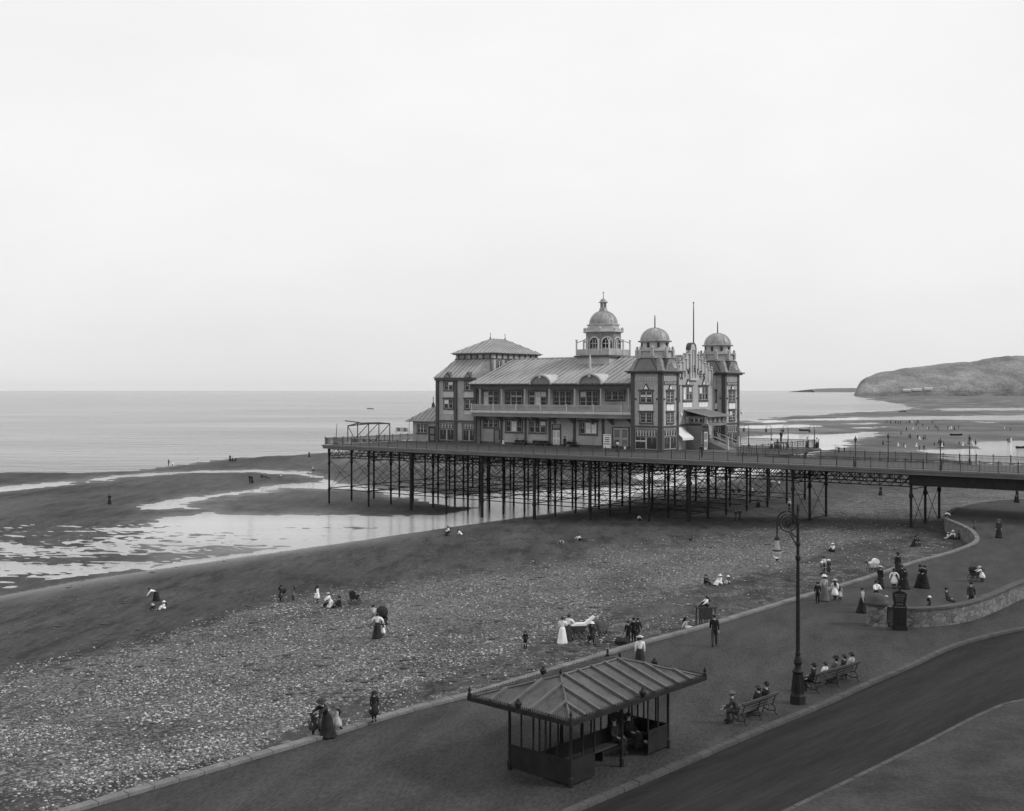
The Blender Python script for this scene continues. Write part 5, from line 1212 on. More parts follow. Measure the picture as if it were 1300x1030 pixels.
# beach near the promenade
for (px, py, hg, fa, po, tp, lo, ha, lab) in [
 (1203, 684, 1.2, -60, 'legsout', (B_, 'wht'), (FR, 'pale'), ('sunhat', 'pale'), 'child in pale clothes lying at the left of the group under the curved wall'),
 (1210, 684, 1.6, -30, 'ground', (B_, 'wht'), (SK, 'black'), ('sunhat', 'wht'), 'woman with white blouse and white hat sitting under the curved sea wall'),
 (1219, 684, 1.6, -20, 'ground', (J_, 'black'), (SK, 'black'), ('wide_hat', 'black'), 'woman in black sitting under the curved sea wall at the right of her group'),
 (1160, 694, 1.55, 60, 'kneel', (J_, 'black'), (SK, 'black'), None, 'woman in dark gown kneeling on the sand near the pier bent'),
 (1167, 694, 1.25, -70, 'lean', (B_, 'mid'), (SHT, 'dark'), ('cap', 'black'), 'boy stooping beside the kneeling woman near the pier bent'),
 (1046, 727, 1.35, 10, 'stand', (B_, 'wht'), (SHT, 'dark'), ('cap', 'black'), 'boy in black cap behind two children at the shingle edge'),
 (1043, 731, 1.15, 30, 'stand', (B_, 'mid'), (SHT, 'mid'), ('sunhat', 'wht'), 'small child in white hat, left of three at the shingle edge'),
 (1052, 729, 1.2, -20, 'stand', (B_, 'dark'), (FR, 'dark'), ('boater', 'wht'), 'girl in dark frock and white boater, right of three at the shingle edge'),
 (1057.5, 701, 1.6, 185, 'ground', (B_, 'wht'), (SK, 'black'), ('sunhat', 'wht'), 'woman in white blouse and white hat sitting alone on the shingle, seen from behind'),
 (479, 810, 1.62, 175, 'armsout', (P_, 'wht'), (SK, 'black'), None, 'woman in white blouse and long black skirt with arms held out on the shingle'),
 (486.5, 808, .88, 190, 'stand', (B_, 'wht'), (FR, 'wht'), ('sunhat', 'pale'), 'toddler in white held by the woman with arms out'),
 (475, 795, 1.5, -160, 'lean', (B_, 'pale'), (SK, 'mid'), ('sunhat', 'dark'), 'woman in pale clothes behind the woman with arms out'),
 (403, 765, 1.3, 75, 'stand', (B_, 'wht'), (FR, 'wht'), ('boater', 'black'), 'girl in white frock and black hat standing at the edge of the shingle'),
 (420, 771, 1.6, -80, 'kneel', (P_, 'wht'), (SK, 'wht'), ('sunhat', 'pale'), 'woman all in white kneeling on the shingle edge'),
 (411, 772, 1.1, 80, 'crouch', (B_, 'black'), (SHT, 'black'), None, 'dark small child crouching before the kneeling woman in white'),
 (432, 771, 1.6, -70, 'ground', (J_, 'black'), (SK, 'black'), ('sunhat', 'black'), 'woman in black sitting with her back to the kneeling woman in white'),
 (356.5, 764, 1.3, 90, 'stand', (J_, 'black'), (FR, 'dark'), ('cap', 'black'), 'dark child standing by an umbrella at the wet sand edge'),
 (372, 762, 1.15, -80, 'stand', (B_, 'mid'), (FR, 'mid'), None, 'child in grey right of the dark child with an umbrella'),
 (198, 763, 1.5, -80, 'bend', (B_, 'wht'), (SK, 'black'), ('cap', 'black'), 'woman in white blouse and black skirt bending over the sand at left'),
 (209, 774, 1.25, -60, 'ground', (B_, 'wht'), (FR, 'wht'), ('sunhat', 'wht'), 'child all in white sitting on the sand below the bending woman'),
 (192, 777, 1.15, 40, 'crouch', (B_, 'black'), (SHT, 'black'), ('sunhat', 'pale'), 'child in black with pale hat crouching on the sand at left'),
 (714, 817, 1.64, 165, 'carry', (P_, 'wht'), (SK, 'wht'), None, 'woman in long white gown with puffed sleeves standing on the shingle'),
 (721, 813, 1.62, 140, 'push', (P_, 'wht'), (SK, 'dark'), ('sunhat', 'dark'), 'woman in white blouse and dark skirt pushing a white mail cart on the shingle'),
 (751, 819, 1.4, 70, 'walk', (J_, 'black'), (FR, 'black'), ('sunhat', 'wht'), 'girl in black coat and white hat walking on the shingle by the slipway'),
 (797.5, 818, 1.4, -30, 'stand', (J_, 'black'), (TR, 'black'), ('cap', 'black'), 'leftmost of three boys in dark suits on the slipway'),
 (804.5, 816, 1.5, 170, 'stand', (J_, 'black'), (TR, 'black'), ('bowler', 'black'), 'middle of three boys in dark suits on the slipway'),
 (810, 815, 1.48, -160, 'walk', (J_, 'black'), (TR, 'dark'), ('cap', 'dark'), 'rightmost of three boys in dark suits on the slipway'),
 (667, 824, 1.08, 175, 'stand', (J_, 'black'), (SHT, 'black'), ('cap', 'dark'), 'small boy in dark sailor suit alone on the shingle above the shelter'),
 (872, 798, 1.3, 60, 'legsout', (B_, 'wht'), (FR, 'wht'), ('boater', 'black'), 'child in white with black hat stretched out under the sea wall beside the wooden stall'),
 (915, 743, 1.6, -60, 'ground', (B_, 'wht'), (SK, 'wht'), ('sunhat', 'wht'), 'woman in white sitting on the shingle left of the tall lamp'),
 (895, 742, 1.5, 50, 'ground', (J_, 'black'), (TR, 'black'), ('cap', 'black'), 'dark figure sitting on the shingle left of the woman in white'),
 (925, 741, 1.2, -50, 'ground', (B_, 'mid'), (FR, 'pale'), ('sunhat', 'wht'), 'child sitting right of the woman in white on the shingle'),
 (711, 692, 1.3, 20, 'crouch', (B_, 'pale'), (SHT, 'black'), None, 'child in pale shirt digging in the left sand pit before the pier'),
 (738, 688, 1.5, -60, 'crouch', (B_, 'wht'), (TR, 'black'), ('boater', 'black'), 'boy in white shirt digging in the right sand pit before the pier'),
 (811, 661, 1.5, 10, 'ground', (B_, 'wht'), (SK, 'black'), None, 'woman in white blouse sitting in front of the dark shade under the pier'),
 (875, 688, 1.0, 60, 'crouch', (B_, 'black'), (SHT, 'black'), None, 'tiny dark child crouching alone between the pier and the shingle'),
 (571, 680, 1.6, -70, 'benchfwd', (B_, 'wht'), (SK, 'black'), ('boater', 'black'), 'woman in white blouse in a deck chair beside the pool'),
 (582, 679, 1.3, 70, 'ground', (B_, 'wht'), (FR, 'wht'), None, 'child in white sitting behind the deck chair by the pool'),
 (1118, 629, 1.6, 20, 'stand', (J_, 'black'), (SK, 'black'), None, 'lone woman in black on the sand behind the pier approach'),
 (1097, 612, 1.5, 40, 'ground', (B_, 'wht'), (SK, 'black'), ('sunhat', 'wht'), 'figure with white hat sitting behind the pier approach'),
 (1002, 648, 1.5, 160, 'stand', (B_, 'wht'), (SHT, 'black'), ('boater', 'straw'), 'boy in white shirt standing among the piles at the shore end of the pier'),
 (963, 644, 1.55, 60, 'stand', (B_, 'mid'), (SK, 'black'), ('sunhat', 'mid'), 'woman in grey bodice standing among the piles under the pier'),
 (934, 662, 1.5, 30, 'walk', (J_, 'dark'), (TR, 'dark'), ('cap', 'dark'), 'left of two shadowy figures walking out from under the pier'),
 (939, 661, 1.45, 20, 'walk', (J_, 'dark'), (TR, 'black'), ('boater', 'mid'), 'right of two shadowy figures walking out from under the pier'),
 (955, 626, 1.5, 50, 'ground', (B_, 'wht'), (SK, 'black'), ('sunhat', 'wht'), 'figure in white blouse sitting on the beach seen beneath the pier'),
 (979, 619, 1.6, 90, 'lean', (B_, 'wht'), (SK, 'dark'), ('boater', 'wht'), 'figure in white stooping on the beach seen beneath the pier girders'),
 (989, 616, 1.2, -90, 'stand', (B_, 'wht'), (FR, 'wht'), None, 'child in white standing behind the pier, right of the stooping figure'),
 (890, 626, 1.5, 20, 'ground', (B_, 'pale'), (SK, 'dark'), ('sunhat', 'pale'), 'pale figure sitting far under the middle of the pier'),
 (930, 625, 1.6, 10, 'ground', (J_, 'black'), (SK, 'black'), None, 'left of two dark figures sitting in line beneath the pier'),
 (938, 625, 1.6, -10, 'ground', (J_, 'black'), (SK, 'black'), ('sunhat', 'dark'), 'right of two dark figures sitting in line beneath the pier'),
]: pb(px, py, hg, fa, po, tp, lo, ha, lab)
def pf(px, py, *a, **k):
    x, y = G(px, py, ZW); z = max(tz(x, y), ZW-.1); return person((x, y, z), *a, **k)
for (px, py, hg, fa, po, tp, lo, ha, lab) in [
 (139, 641, 1.65, 10, 'stand', (J_, 'black'), (SK, 'black'), ('sunhat', 'black'), 'lone black figure standing on the wet sand at far left'),
 (317, 614, 1.6, 30, 'stand', (J_, 'black'), (TR, 'black'), ('cap', 'black'), 'left figure of the dark pair paddling beside the bright channel'),
 (320, 614, 1.5, -30, 'stand', (J_, 'dark'), (SK, 'black'), None, 'right figure of the dark pair paddling beside the bright channel'),
 (332, 607, 1.6, 70, 'ground', (J_, 'black'), (SK, 'black'), ('sunhat', 'pale'), 'dark figure sitting on the sand left of the bright channel bend'),
 (338, 608, 1.6, 80, 'legsout', (J_, 'black'), (TR, 'black'), None, 'dark figure stretched out on the sand beside the channel bend'),
 (357, 607, 1.5, -60, 'ground', (B_, 'wht'), (SK, 'dark'), None, 'figure in white blouse sitting apart by the channel bend'),
 (292, 586, 1.6, 10, 'stand', (J_, 'black'), (SK, 'black'), None, 'left figure of the group standing at the sea edge'),
 (295, 586.5, 1.4, -20, 'stand', (B_, 'wht'), (SK, 'black'), None, 'middle figure with white blouse in the group at the sea edge'),
 (298.5, 586, 1.5, 40, 'crouch', (J_, 'black'), (SK, 'black'), None, 'right crouching dark figure of the group at the sea edge'),
 (214, 591, 1.6, 60, 'stand', (J_, 'black'), (TR, 'black'), None, 'dark figure at the waterline beside the child in white, far left'),
 (219, 591, 1.3, -60, 'bend', (B_, 'wht'), (FR, 'wht'), None, 'child in white bending at the waterline, far left'),
 (252, 585, 1.2, 0, 'crouch', (B_, 'wht'), (FR, 'wht'), None, 'tiny white figure in the shallows left of the pier'),
 (397, 598, 1.6, 50, 'ground', (B_, 'pale'), (SK, 'black'), ('sunhat', 'wht'), 'figure sitting on the sandbank just left of the pier end'),
 (392.5, 581, 1.5, 0, 'stand', (J_, 'black'), (SK, 'black'), None, 'tiny dark figure at the sea edge just left of the pier end'),
 (1065, 575, 1.6, 10, 'stand', (J_, 'black'), (SK, 'black'), None, 'left dark figure of the close pair beyond the pier approach railing'),
 (1072, 575, 1.6, -10, 'stand', (J_, 'black'), (TR, 'black'), None, 'right dark figure of the close pair beyond the pier approach railing'),
]: pf(px, py, hg, fa, po, tp, lo, ha, lab)
crowd = [(160,242,0),(173,238,0),(200,243,0),(240,243,0),(262,243,0),(282,248,0),(330,243,1),(355,240,0),(376,240,2),(410,262,0),(421,238,0),(432,245,1),(330,305,0),(286,332,0),(386,296,2),(430,295,0),(505,290,2),(512,300,0),(466,262,0),(540,243,0),(548,240,1),(566,283,0),(580,288,0),(593,302,1),(672,293,0),(684,293,2),(700,290,2),(726,296,0),(760,290,0),(352,365,1),(362,364,0),(423,372,0),(438,378,2),(470,375,0),(484,374,1),(136,418,0),(262,435,2),(310,438,0),(320,443,2),(413,438,2),(438,464,0),(475,464,0),(560,430,0),(596,412,1),(610,432,0),(624,438,2),(636,430,0),(765,430,0),(796,430,2),(840,415,1),(875,415,2),(900,408,0),(1140,288,2),(1187,300,0),(1165,392,0),(1178,393,1),(1194,390,2)]
tones = [('black', 'dark figure strolling in the crowd on the far sands beyond the pier approach'), ('mid', 'greyish figure in the crowd on the far sands beyond the pier approach'), ('wht', 'tiny white-clad figure in the crowd on the far sands beyond the pier approach')]
for i, (u, v, tn) in enumerate(crowd):
    k, lab = tones[tn]
    pf(1100+u*.1538, 500+v*.1538+.6, random.choice((1.3, 1.6, 1.7)), random.randrange(360), random.choice(('stand', 'walk', 'stand')), (J_ if tn == 0 else B_, k), (random.choice((SK, TR)) if tn == 0 else SK, k), None, lab, group='%s figures in the crowd on the far sands' % k.replace('wht', 'white').replace('mid', 'grey'), far=True)
# on the pier
PW = 16.0
for (px, t, hg, fa, po, tp, lo, ha, lab) in [
 (639, 14.2, 1.15, 40, 'armsout', (B_, 'wht'), (FR, 'wht'), ('boater', 'straw'), 'child in white playing on the deck under the left of the balcony'),
 (633, 15.2, 1.5, 60, 'ground', (B_, 'mid'), (SK, 'dark'), ('sunhat', 'pale'), 'figure sitting on the deck under the left of the balcony'),
 (656, PW, 1.6, -37, 'bench', (J_, 'black'), (SK, 'black'), ('wide_hat', 'dark'), 'left sitter in black on the bench under the left ground-floor window'),
 (664, PW, 1.6, -37, 'bench', (J_, 'black'), (TR, 'black'), ('cap', 'dark'), 'right sitter in black on the bench under the left ground-floor window'),
 (678, PW, 1.6, -37, 'bench', (J_, 'black'), (SK, 'black'), ('boater', 'wht'), 'first from left of the row of white boaters on the pavilion bench'),
 (682.5, PW, 1.6, -37, 'bench', (J_, 'dark'), (TR, 'dark'), ('boater', 'wht'), 'second from left of the row of white boaters on the pavilion bench'),
 (687, PW, 1.6, -37, 'bench', (J_, 'black'), (SK, 'black'), ('boater', 'wht'), 'third from left of the row of white boaters on the pavilion bench'),
 (691.5, PW, 1.6, -37, 'bench', (J_, 'black'), (TR, 'black'), ('boater', 'wht'), 'fourth from left of the row of white boaters on the pavilion bench'),
 (717, PW-.3, 1.7, -37, 'stand', (J_, 'black'), (SK, 'black'), ('wide_hat', 'black'), 'woman in black standing just right of the white double door'),
 (722, PW, 1.6, -37, 'bench', (J_, 'black'), (SK, 'mid'), ('sunhat', 'pale'), 'sitter with pale hat on the bench right of the white double door'),
 (726.5, PW, 1.6, -37, 'bench', (J_, 'black'), (TR, 'black'), ('cap', 'black'), 'dark-capped sitter on the bench right of the white double door'),
 (784, 11.6, 1.62, 150, 'walk', (B_, 'wht'), (SK, 'black'), ('sunhat', 'black'), 'woman in white blouse and dark skirt walking on the deck before the corner tower'),
 (793.5, 11.8, 1.05, 170, 'stand', (B_, 'wht'), (FR, 'wht'), ('sunhat', 'straw'), 'small child in white walking on the deck before the corner tower'),
 (891, 5.5, 1.7, 190, 'walk', (J_, 'black'), (TR, 'black'), ('cap', 'dark'), 'man in dark clothes on the pier walkway in front of the entrance stair'),
 (979.5, 30, 1.5, 60, 'stand', (B_, 'wht'), (SK, 'black'), ('sunhat', 'black'), 'woman in white blouse at the railing of the pier head right of the pavilion'),
 (1025, 37, 1.6, 20, 'stand', (B_, 'pale'), (SK, 'dark'), ('sunhat', 'dark'), 'pale figure near the far corner of the pier head'),
 (1037, 37, 1.6, 20, 'stand', (B_, 'wht'), (SK, 'black'), ('sunhat', 'black'), 'white-bloused figure at the far corner of the pier head'),
 (425, 3.0, 1.5, 40, 'ground', (B_, 'wht'), (SK, 'black'), ('boater', 'wht'), 'figure in white sitting at the seaward corner of the pier, left one'),
 (429.5, 3.0, 1.4, -40, 'ground', (B_, 'wht'), (SK, 'mid'), ('sunhat', 'pale'), 'figure in white sitting at the seaward corner of the pier, right one'),
]: pd(px, t, hg, fa, po, tp, lo, ha, lab)
pd(991.5, 33, 1.75, 30, 'stand', (J_, 'black'), (TR, 'black'), ('bowler', 'black'), 'man in black standing high on a platform at the pier head', dz=.95)
pd(987, 32, 1.5, 50, 'stand', (J_, 'dark'), (SK, 'dark'), ('sunhat', 'mid'), 'dark figure beside the raised platform on the pier head')
s_, t_ = S_at(991.5, 33), 33
pl = PThing('platform', 'low dark timber platform on the pier head with a man standing on it', 'platform', (s_, t_, DECK))
mb = MB(); mb.box(s_-.8, s_+.8, t_-.7, t_+.7, DECK+.83, DECK+.94)
for a in (-.7, .7):
    for b in (-.6, .6): mb.box(s_+a-.06, s_+a+.06, t_+b-.06, t_+b+.06, DECK, DECK+.83)
for k in range(3): mb.box(s_-.4, s_+.4, t_-.95-.28*k, t_-.71-.28*k, DECK+.55-.25*k, DECK+.62-.25*k)
mb.box(s_-.43, s_-.37, t_-1.5, t_-.7, DECK, DECK+.54); mb.box(s_+.37, s_+.43, t_-1.5, t_-.7, DECK, DECK+.54)
pl.part('platform_frame', mb, M['iron2'])
for (a, n, z, tp, lab) in ((24.0, 2.3, 1.3, ('jacket', 'black'), 'left dark figure at the head of the pavilion entrance stair'), (26.0, 3.2, .95, ('jacket', 'black'), 'middle dark figure coming down the pavilion entrance stair'), (27.4, 2.2, 1.3, ('jacket', 'dark'), 'right dark figure on the pavilion entrance stair'), (31.0, 4.5, 0, ('jacket', 'black'), 'dark figure standing on the deck before the right-hand tower')):
    a = a if a > 25 else 25.2
    x, y, zz = W3(51.3+n, a, DECK+z); person((x, y, zz), 1.68, 60, 'stand', tp, (SK if a < 27 else TR, 'black'), ('sunhat', 'black'), lab)

# ------------------------------------------------------------------ promenade furniture
def local(name, label, cat, x, y, z=0, ang=0., group=None): return thing(name, label, cat, (x, y, z), ang, group)
# tall gas lamp
lx, ly = G(1013, 893)
lamp = local('street_lamp', 'tall black iron lamp with scrolled arm and hanging globe between the two promenade benches', 'street lamp', lx, ly, 0, R(0))
mb = MB(); mb.lathe([(.34, 0), (.34, .35), (.29, .42), (.27, .5)], n=8); mb.lathe([(.27, .5), (.19, 1.25), (.22, 1.32), (.26, 1.38), (.16, 1.5), (.13, 1.62), (.19, 1.78), (.14, 1.95), (.10, 2.05), (.12, 2.15), (.09, 2.25), (.085, 4.5), (.07, 6.15), (.11, 6.2), (.11, 6.32), (.065, 6.4), (.065, 6.75), (.11, 6.8), (.11, 6.9), (.065, 6.95), (.06, 7.9), (.10, 7.95), (.05, 8.1), (.03, 8.25), (.08, 8.35), (.02, 8.6)], n=12)
for k in range(8):
    a = k*math.pi/4; mb.tube([(.27*math.cos(a), .27*math.sin(a), .5), (.2*math.cos(a), .2*math.sin(a), 1.25)], .025, 4)
link('post', mb.mesh('post', M['iron'], smooth=False), lamp)
mb = MB(); pts = []; U = .54
for k in range(13): a = math.pi*(k/12); pts.append((-.47+.43*math.cos(a), 0, 7.30+.43*math.sin(a)))
mb.tube(pts+[(-.90, 0, 6.62)], .035, 6)
cx_, cz_ = -.44, 7.22
ring = lambda r_, w, n=20: mb.tube([(cx_+r_*math.cos(2*math.pi*k/n), 0, cz_+r_*math.sin(2*math.pi*k/n)) for k in range(n+1)], w, 5)
ring(.37, .025)
sp = [(cx_+(.30-.011*k)*math.cos(k*.42), 0, cz_+(.30-.011*k)*math.sin(k*.42)) for k in range(24)]; mb.tube(sp, .026, 5)
for k in range(8): a = k*math.pi/4; mb.tube([(cx_+.04*math.cos(a), 0, cz_+.04*math.sin(a)), (cx_+.17*math.cos(a), 0, cz_+.17*math.sin(a))], [.05, .02], 5)
mb.tube([(0, 0, 6.25), (-.18, 0, 6.45), (-.34, 0, 6.78), (-.5, 0, 6.88), (-.52, 0, 6.78)], .03, 5); mb.tube([(0, 0, 6.6), (-.2, 0, 6.68), (-.3, 0, 6.85)], .025, 5); mb.tube([(0, 0, 7.2), (-.1, 0, 7.25)], .03, 5)
mb.v = [(x, y, z+U) for x, y, z in mb.v]
link('arm', mb.mesh('arm', M['iron']), lamp)
mb = MB(); mb.lathe([(.03, 6.65), (.10, 6.6), (.13, 6.52), (.10, 6.5)], c=(-.90, 0, U), n=12); hd_ = link('lamp_head', mb.mesh('lamp_head', M['iron']), lamp)
gm, nt, b = new_mat('clear_globe_glass'); b.inputs['Base Color'].default_value = (.8, .8, .8, 1); b.inputs['Roughness'].default_value = .12; b.inputs['Transmission Weight'].default_value = .75; b.inputs['IOR'].default_value = 1.12
mb = MB(); mb.lathe([(.07, 6.5), (.09, 6.35), (.11, 6.14), (.19, 6.02), (.20, 5.9), (.15, 5.76), (.06, 5.68)], c=(-.90, 0, U), n=16); link('globe', mb.mesh('globe', gm, smooth=True), lamp)
mb = MB(); mb.lathe([(.10, 6.1), (.20, 6.05), (.20, 6.02), (.10, 6.05)], c=(-.90, 0, U), n=16); mb.lathe([(.07, 5.69), (.04, 5.62), (.02, 5.58)], c=(-.90, 0, U), n=10); link('globe_band', mb.mesh('globe_band', M['iron']), lamp)
# park benches
def bench(x, y, ang, L, label):
    o = local('park_bench', label, 'bench', x, y, 0, ang, 'promenade benches')
    mb = MB()
    for k in range(4): mb.box(-L/2, L/2, -.05-.115*k-.095, -.05-.115*k, .42, .45)
    link('seat', mb.mesh('seat', M['wood']), o)
    mb = MB()
    for k in range(3): mb.box(-L/2, L/2, .02+.045*k, .045+.045*k, .54+.12*k, .595+.12*k)
    mb.box(-L/2-.03, L/2+.03, .14, .2, .86, .94)
    link('backrest', mb.mesh('backrest', M['wood']), o)
    for xx in (-L/2+.18, 0, L/2-.18) if L > 2.6 else (-L/2+.18, L/2-.18):
        mb = MB(); mb.tube([(xx, -.5, 0), (xx, -.42, .2), (xx, -.5, .40), (xx, -.02, .40), (xx, .06, .6), (xx, .16, .92)], .024, 5)
        mb.tube([(xx, .22, 0), (xx, .1, .12), (xx, .12, .28), (xx, .0, .4)], .024, 5); mb.tube([(xx, -.42, .2), (xx, -.2, .12), (xx, .1, .18)], .02, 5)
        mb.tube([(xx, -.3+.13*math.cos(k*.6), .26+.1*math.sin(k*.6)) for k in range(11)], .017, 5); mb.tube([(xx, -.5, .4), (xx, -.46, .62), (xx, .04, .64)], .02, 5)
        link('bench_leg', mb.mesh('bench_leg', M['iron']), o)
    return o
kang = math.atan2(Kl[0][1]-Kl[12][1], Kl[0][0]-Kl[12][0])+math.pi
kd = Vector((math.cos(kang), math.sin(kang))); sea_n = Vector((-kd.y, kd.x))   # towards the sea
def bench_at(p0, p1, label):
    a = Vector(G(*p0)); b = Vector(G(*p1)); m_ = (a+b)/2+sea_n*.0; ang = math.atan2((b-a).y, (b-a).x)
    L = (b-a).length+.36; bench(m_.x, m_.y, ang+math.pi, L, label); return m_, ang, L
# local +y is the back of the bench: turn so that the seat faces the sea
def bench_at(p0, p1, label, people):
    a = Vector(G(*p0)); b = Vector(G(*p1)); d = (b-a).normalized(); n = Vector((-d.y, d.x)); ang = math.atan2(d.y, d.x)+math.pi; L = (b-a).length+.4
    m_ = (a+b)/2+n*.2; bench(m_.x, m_.y, ang, L, label)
    for (f, hg, turn, po, tp, lo, ha, lab) in people:
        q = m_-d*(f*L)+n*.18; q = m_+d*(f*L)+n*.2
        person((q.x, q.y, .455-POSE[po][0]*hg+.07*hg), hg, math.degrees(ang)+turn, po, tp, lo, ha, lab)
bench_at((948, 922), (986, 908), 'shorter slatted bench with three people left of the tall lamp', [
 (-.44, 1.7, 25, 'benchfwd', (J_, 'dark'), (TR, 'dark'), ('boater', 'mid'), 'man in dark suit leaning forward at the left end of the shorter bench'),
 (.10, 1.66, 0, 'bench', (J_, 'black'), (SK, 'black'), ('boater', 'dark'), 'woman in black with flat hat in the middle of the bench left of the lamp'),
 (.33, 1.72, 0, 'bench', (J_, 'black'), (TR, 'black'), ('bowler', 'black'), 'man in black with bowler hat at the right of the bench left of the lamp')])
bench_at((1040, 881), (1090, 865.5), 'longer dark bench crowded with people right of the tall lamp', [
 (-.42, 1.62, 25, 'bench', (J_, 'black'), (SK, 'black'), ('sunhat', 'black'), 'woman in black gown turned sideways at the left end of the longer bench'),
 (-.16, 1.45, 0, 'bench', (B_, 'wht'), (SK, 'dark'), ('sunhat', 'dark'), 'woman in white blouse sitting second from left on the bench right of the lamp'),
 (.08, 1.64, -15, 'bench', (J_, 'mid'), (SK, 'dark'), ('wide_hat', 'black'), 'woman in grey with large black hat in the middle of the longer bench'),
 (.26, 1.64, 20, 'bench', (J_, 'black'), (SK, 'black'), ('boater', 'dark'), 'figure in black with flat hat, second from right on the longer bench'),
 (.44, 1.66, 0, 'bench', (B_, 'pale'), (SK, 'dark'), ('sunhat', 'dark'), 'woman in pale blouse at the right end of the longer bench')])
# stone wall with domed pillar
px_, py_ = G(1116.5, 796.5)
pil = local('stone_pillar', 'round rubble stone gate pillar with domed cap at the end of the low wall', 'pillar', px_, py_+.5)
mb = MB(); mb.lathe([(.62, -.05), (.62, .12), (.57, .14), (.57, 1.18)], n=20); link('shaft', mb.mesh('shaft', M['rubble'], smooth=False), pil)
mb = MB(); mb.lathe([(.58, 1.18), (.66, 1.2), (.66, 1.36), (.6, 1.40), (.56, 1.52), (.46, 1.68), (.28, 1.82), (.02, 1.88)], n=20); link('cap', mb.mesh('cap', M['kerb'], smooth=True), pil)
wl = [(px_+.5, py_+.5)] + [G(*p) for p in ((1154.6,797.5),(1200,795),(1235,788.6),(1260,779),(1280,769.5),(1300,759.5))] + [(39, 80), (52, 92), (80, 112)]
wl = smooth_line(wl)
sw = local('stone_wall', 'low curving rubble stone wall with flat coping running right from the domed pillar', 'wall', wl[0][0], wl[0][1])
mb = MB(); ribbon(mb, offset(wl, .42), offset(wl, 0), -.05, .96); mb.v = [(x-wl[0][0], y-wl[0][1], z) for x, y, z in mb.v]; link('masonry', mb.mesh('masonry', M['rubble']), sw)
mb = MB(); ribbon(mb, offset(wl, .48), offset(wl, -.06), .962, 1.09); mb.v = [(x-wl[0][0], y-wl[0][1], z) for x, y, z in mb.v]; link('coping', mb.mesh('coping', M['kerb']), sw)
# weighing machine / poster cabinet by the wall
bx, by = G(1142, 800)
cab = local('cabinet', 'tall narrow black cabinet with faint lettered plates and crest standing before the stone wall', 'cabinet', bx, by, 0, R(-14))
mb = MB(); mb.box(-.48, .48, -.22, .22, 0, .2); mb.box(-.42, .42, -.18, .18, .2, 1.28); mb.box(-.46, .46, -.2, .2, 1.28, 1.34)
mb.prism([(-.40, 1.34), (.40, 1.34), (.36, 1.5), (.42, 1.75), (.44, 2.05), (-.44, 2.05), (-.42, 1.75), (-.36, 1.5)], -.14, .14, 0, lambda x, z, y: (x, y, z))
mb.prism([(-.48, 2.05), (.48, 2.05), (.30, 2.16), (.08, 2.22), (.05, 2.42), (-.05, 2.42), (-.08, 2.22), (-.30, 2.16)], -.16, .16, 0, lambda x, z, y: (x, y, z))
for q in (-.3, -.1, .1, .3): mb.box(q-.02, q+.02, -.20, -.181, .25, 1.0)
link('case', mb.mesh('case', M['black']), cab)
class _T: base = (0, 0, 0)
PV_, PV = PV, _T()
ftf = lambda a, n, z: (a, -.15-n, z)
mb = MB(); mb.box(-.36, .36, -.215, -.201, 1.285, 1.335); mb.box(-.34, .34, -.155, -.141, 1.98, 2.02); link('plate_rule', mb.mesh('plate_rule', M['mid']), cab)
mb = MB()
for z_, n_, h_ in ((1.86, 7, .07), (1.74, 6, .06), (1.62, 5, .06), (1.42, 5, .10)):
    for k in range(n_): q = (k-(n_-1)/2)*.085; mb.box(q-.028, q+.028, -.155, -.141, z_, z_+h_)
link('worn_lettering', mb.mesh('worn_lettering', M['mid']), cab); cab.scale = (.86, .9, 1)
PV = PV_
# pushchairs, mail cart, umbrella, deck chair, spoil heaps
def wheel(mb, x, y, z, r_, n=14, w=.018):
    for k in range(n):
        a, b = 2*math.pi*k/n, 2*math.pi*(k+1)/n; mb.tube([(x+r_*math.cos(a), y, z+r_*math.sin(a)), (x+r_*math.cos(b), y, z+r_*math.sin(b))], w, 4, cap=False)
    for k in range(6): a = math.pi*k/3; mb.tube([(x, y, z), (x+r_*math.cos(a), y, z+r_*math.sin(a))], .01, 4, cap=False)
def pram(loc, face, label, hood='black', tub='dark', white_hood=True, sc_=.8):
    o = thing('pushchair', label, 'pushchair', loc, R(face), None, sc_)
    mb = MB(); mb.prism([(-.45, .85), (-.38, .5), (.32, .45), (.48, .85)], -.2, .2, 0, lambda x, z, y: (x, y, z)); link('tub', mb.mesh('tub', M[tub]), o)
    for y in (-.27, .27):
        for x in (-.3, .3):
            mb = MB(); wheel(mb, x, y, .3, .28); link('wheel', mb.mesh('wheel', M['iron']), o)
    mb = MB(); mb.tube([(-.3, -.27, .3), (-.3, .27, .3)], .02, 5); mb.tube([(.3, -.27, .3), (.3, .27, .3)], .02, 5); mb.tube([(-.3, 0, .3), (-.2, 0, .5)], .03, 5); mb.tube([(.3, 0, .3), (.2, 0, .5)], .03, 5)
    mb.tube([(.45, -.18, .8), (.85, -.18, 1.0), (.85, .18, 1.0), (.45, .18, .8)], .02, 5); link('frame', mb.mesh('frame', M['iron']), o)
    if hood is None:
        mb = MB(); mb.prism([(-.45, .852), (.46, .852), (.1, 1.0), (-.4, 1.0), (-.95, 1.42), (-1.05, 1.36)], -.17, .17, 0, lambda x, z, y: (x, y, z)); link('cover', mb.mesh('cover', M['wht']), o); return
    mb = MB(); mb.prism([(-.47, .86), (.0, .86)]+[(-.2+.33*math.cos(a), .9+.4*math.sin(a)) for a in [math.pi*k/8 for k in range(1, 8)]], -.23, .23, 0, lambda x, z, y: (x, y, z)); link('hood', mb.mesh('hood', M[hood]), o)
    mb = MB(); mb.prism([(-.05, .86), (.46, .86), (.4, .98), (.0, 1.0)], -.18, .18, 0, lambda x, z, y: (x, y, z)); link('blanket', mb.mesh('blanket', M['wht' if white_hood else 'mid']), o)
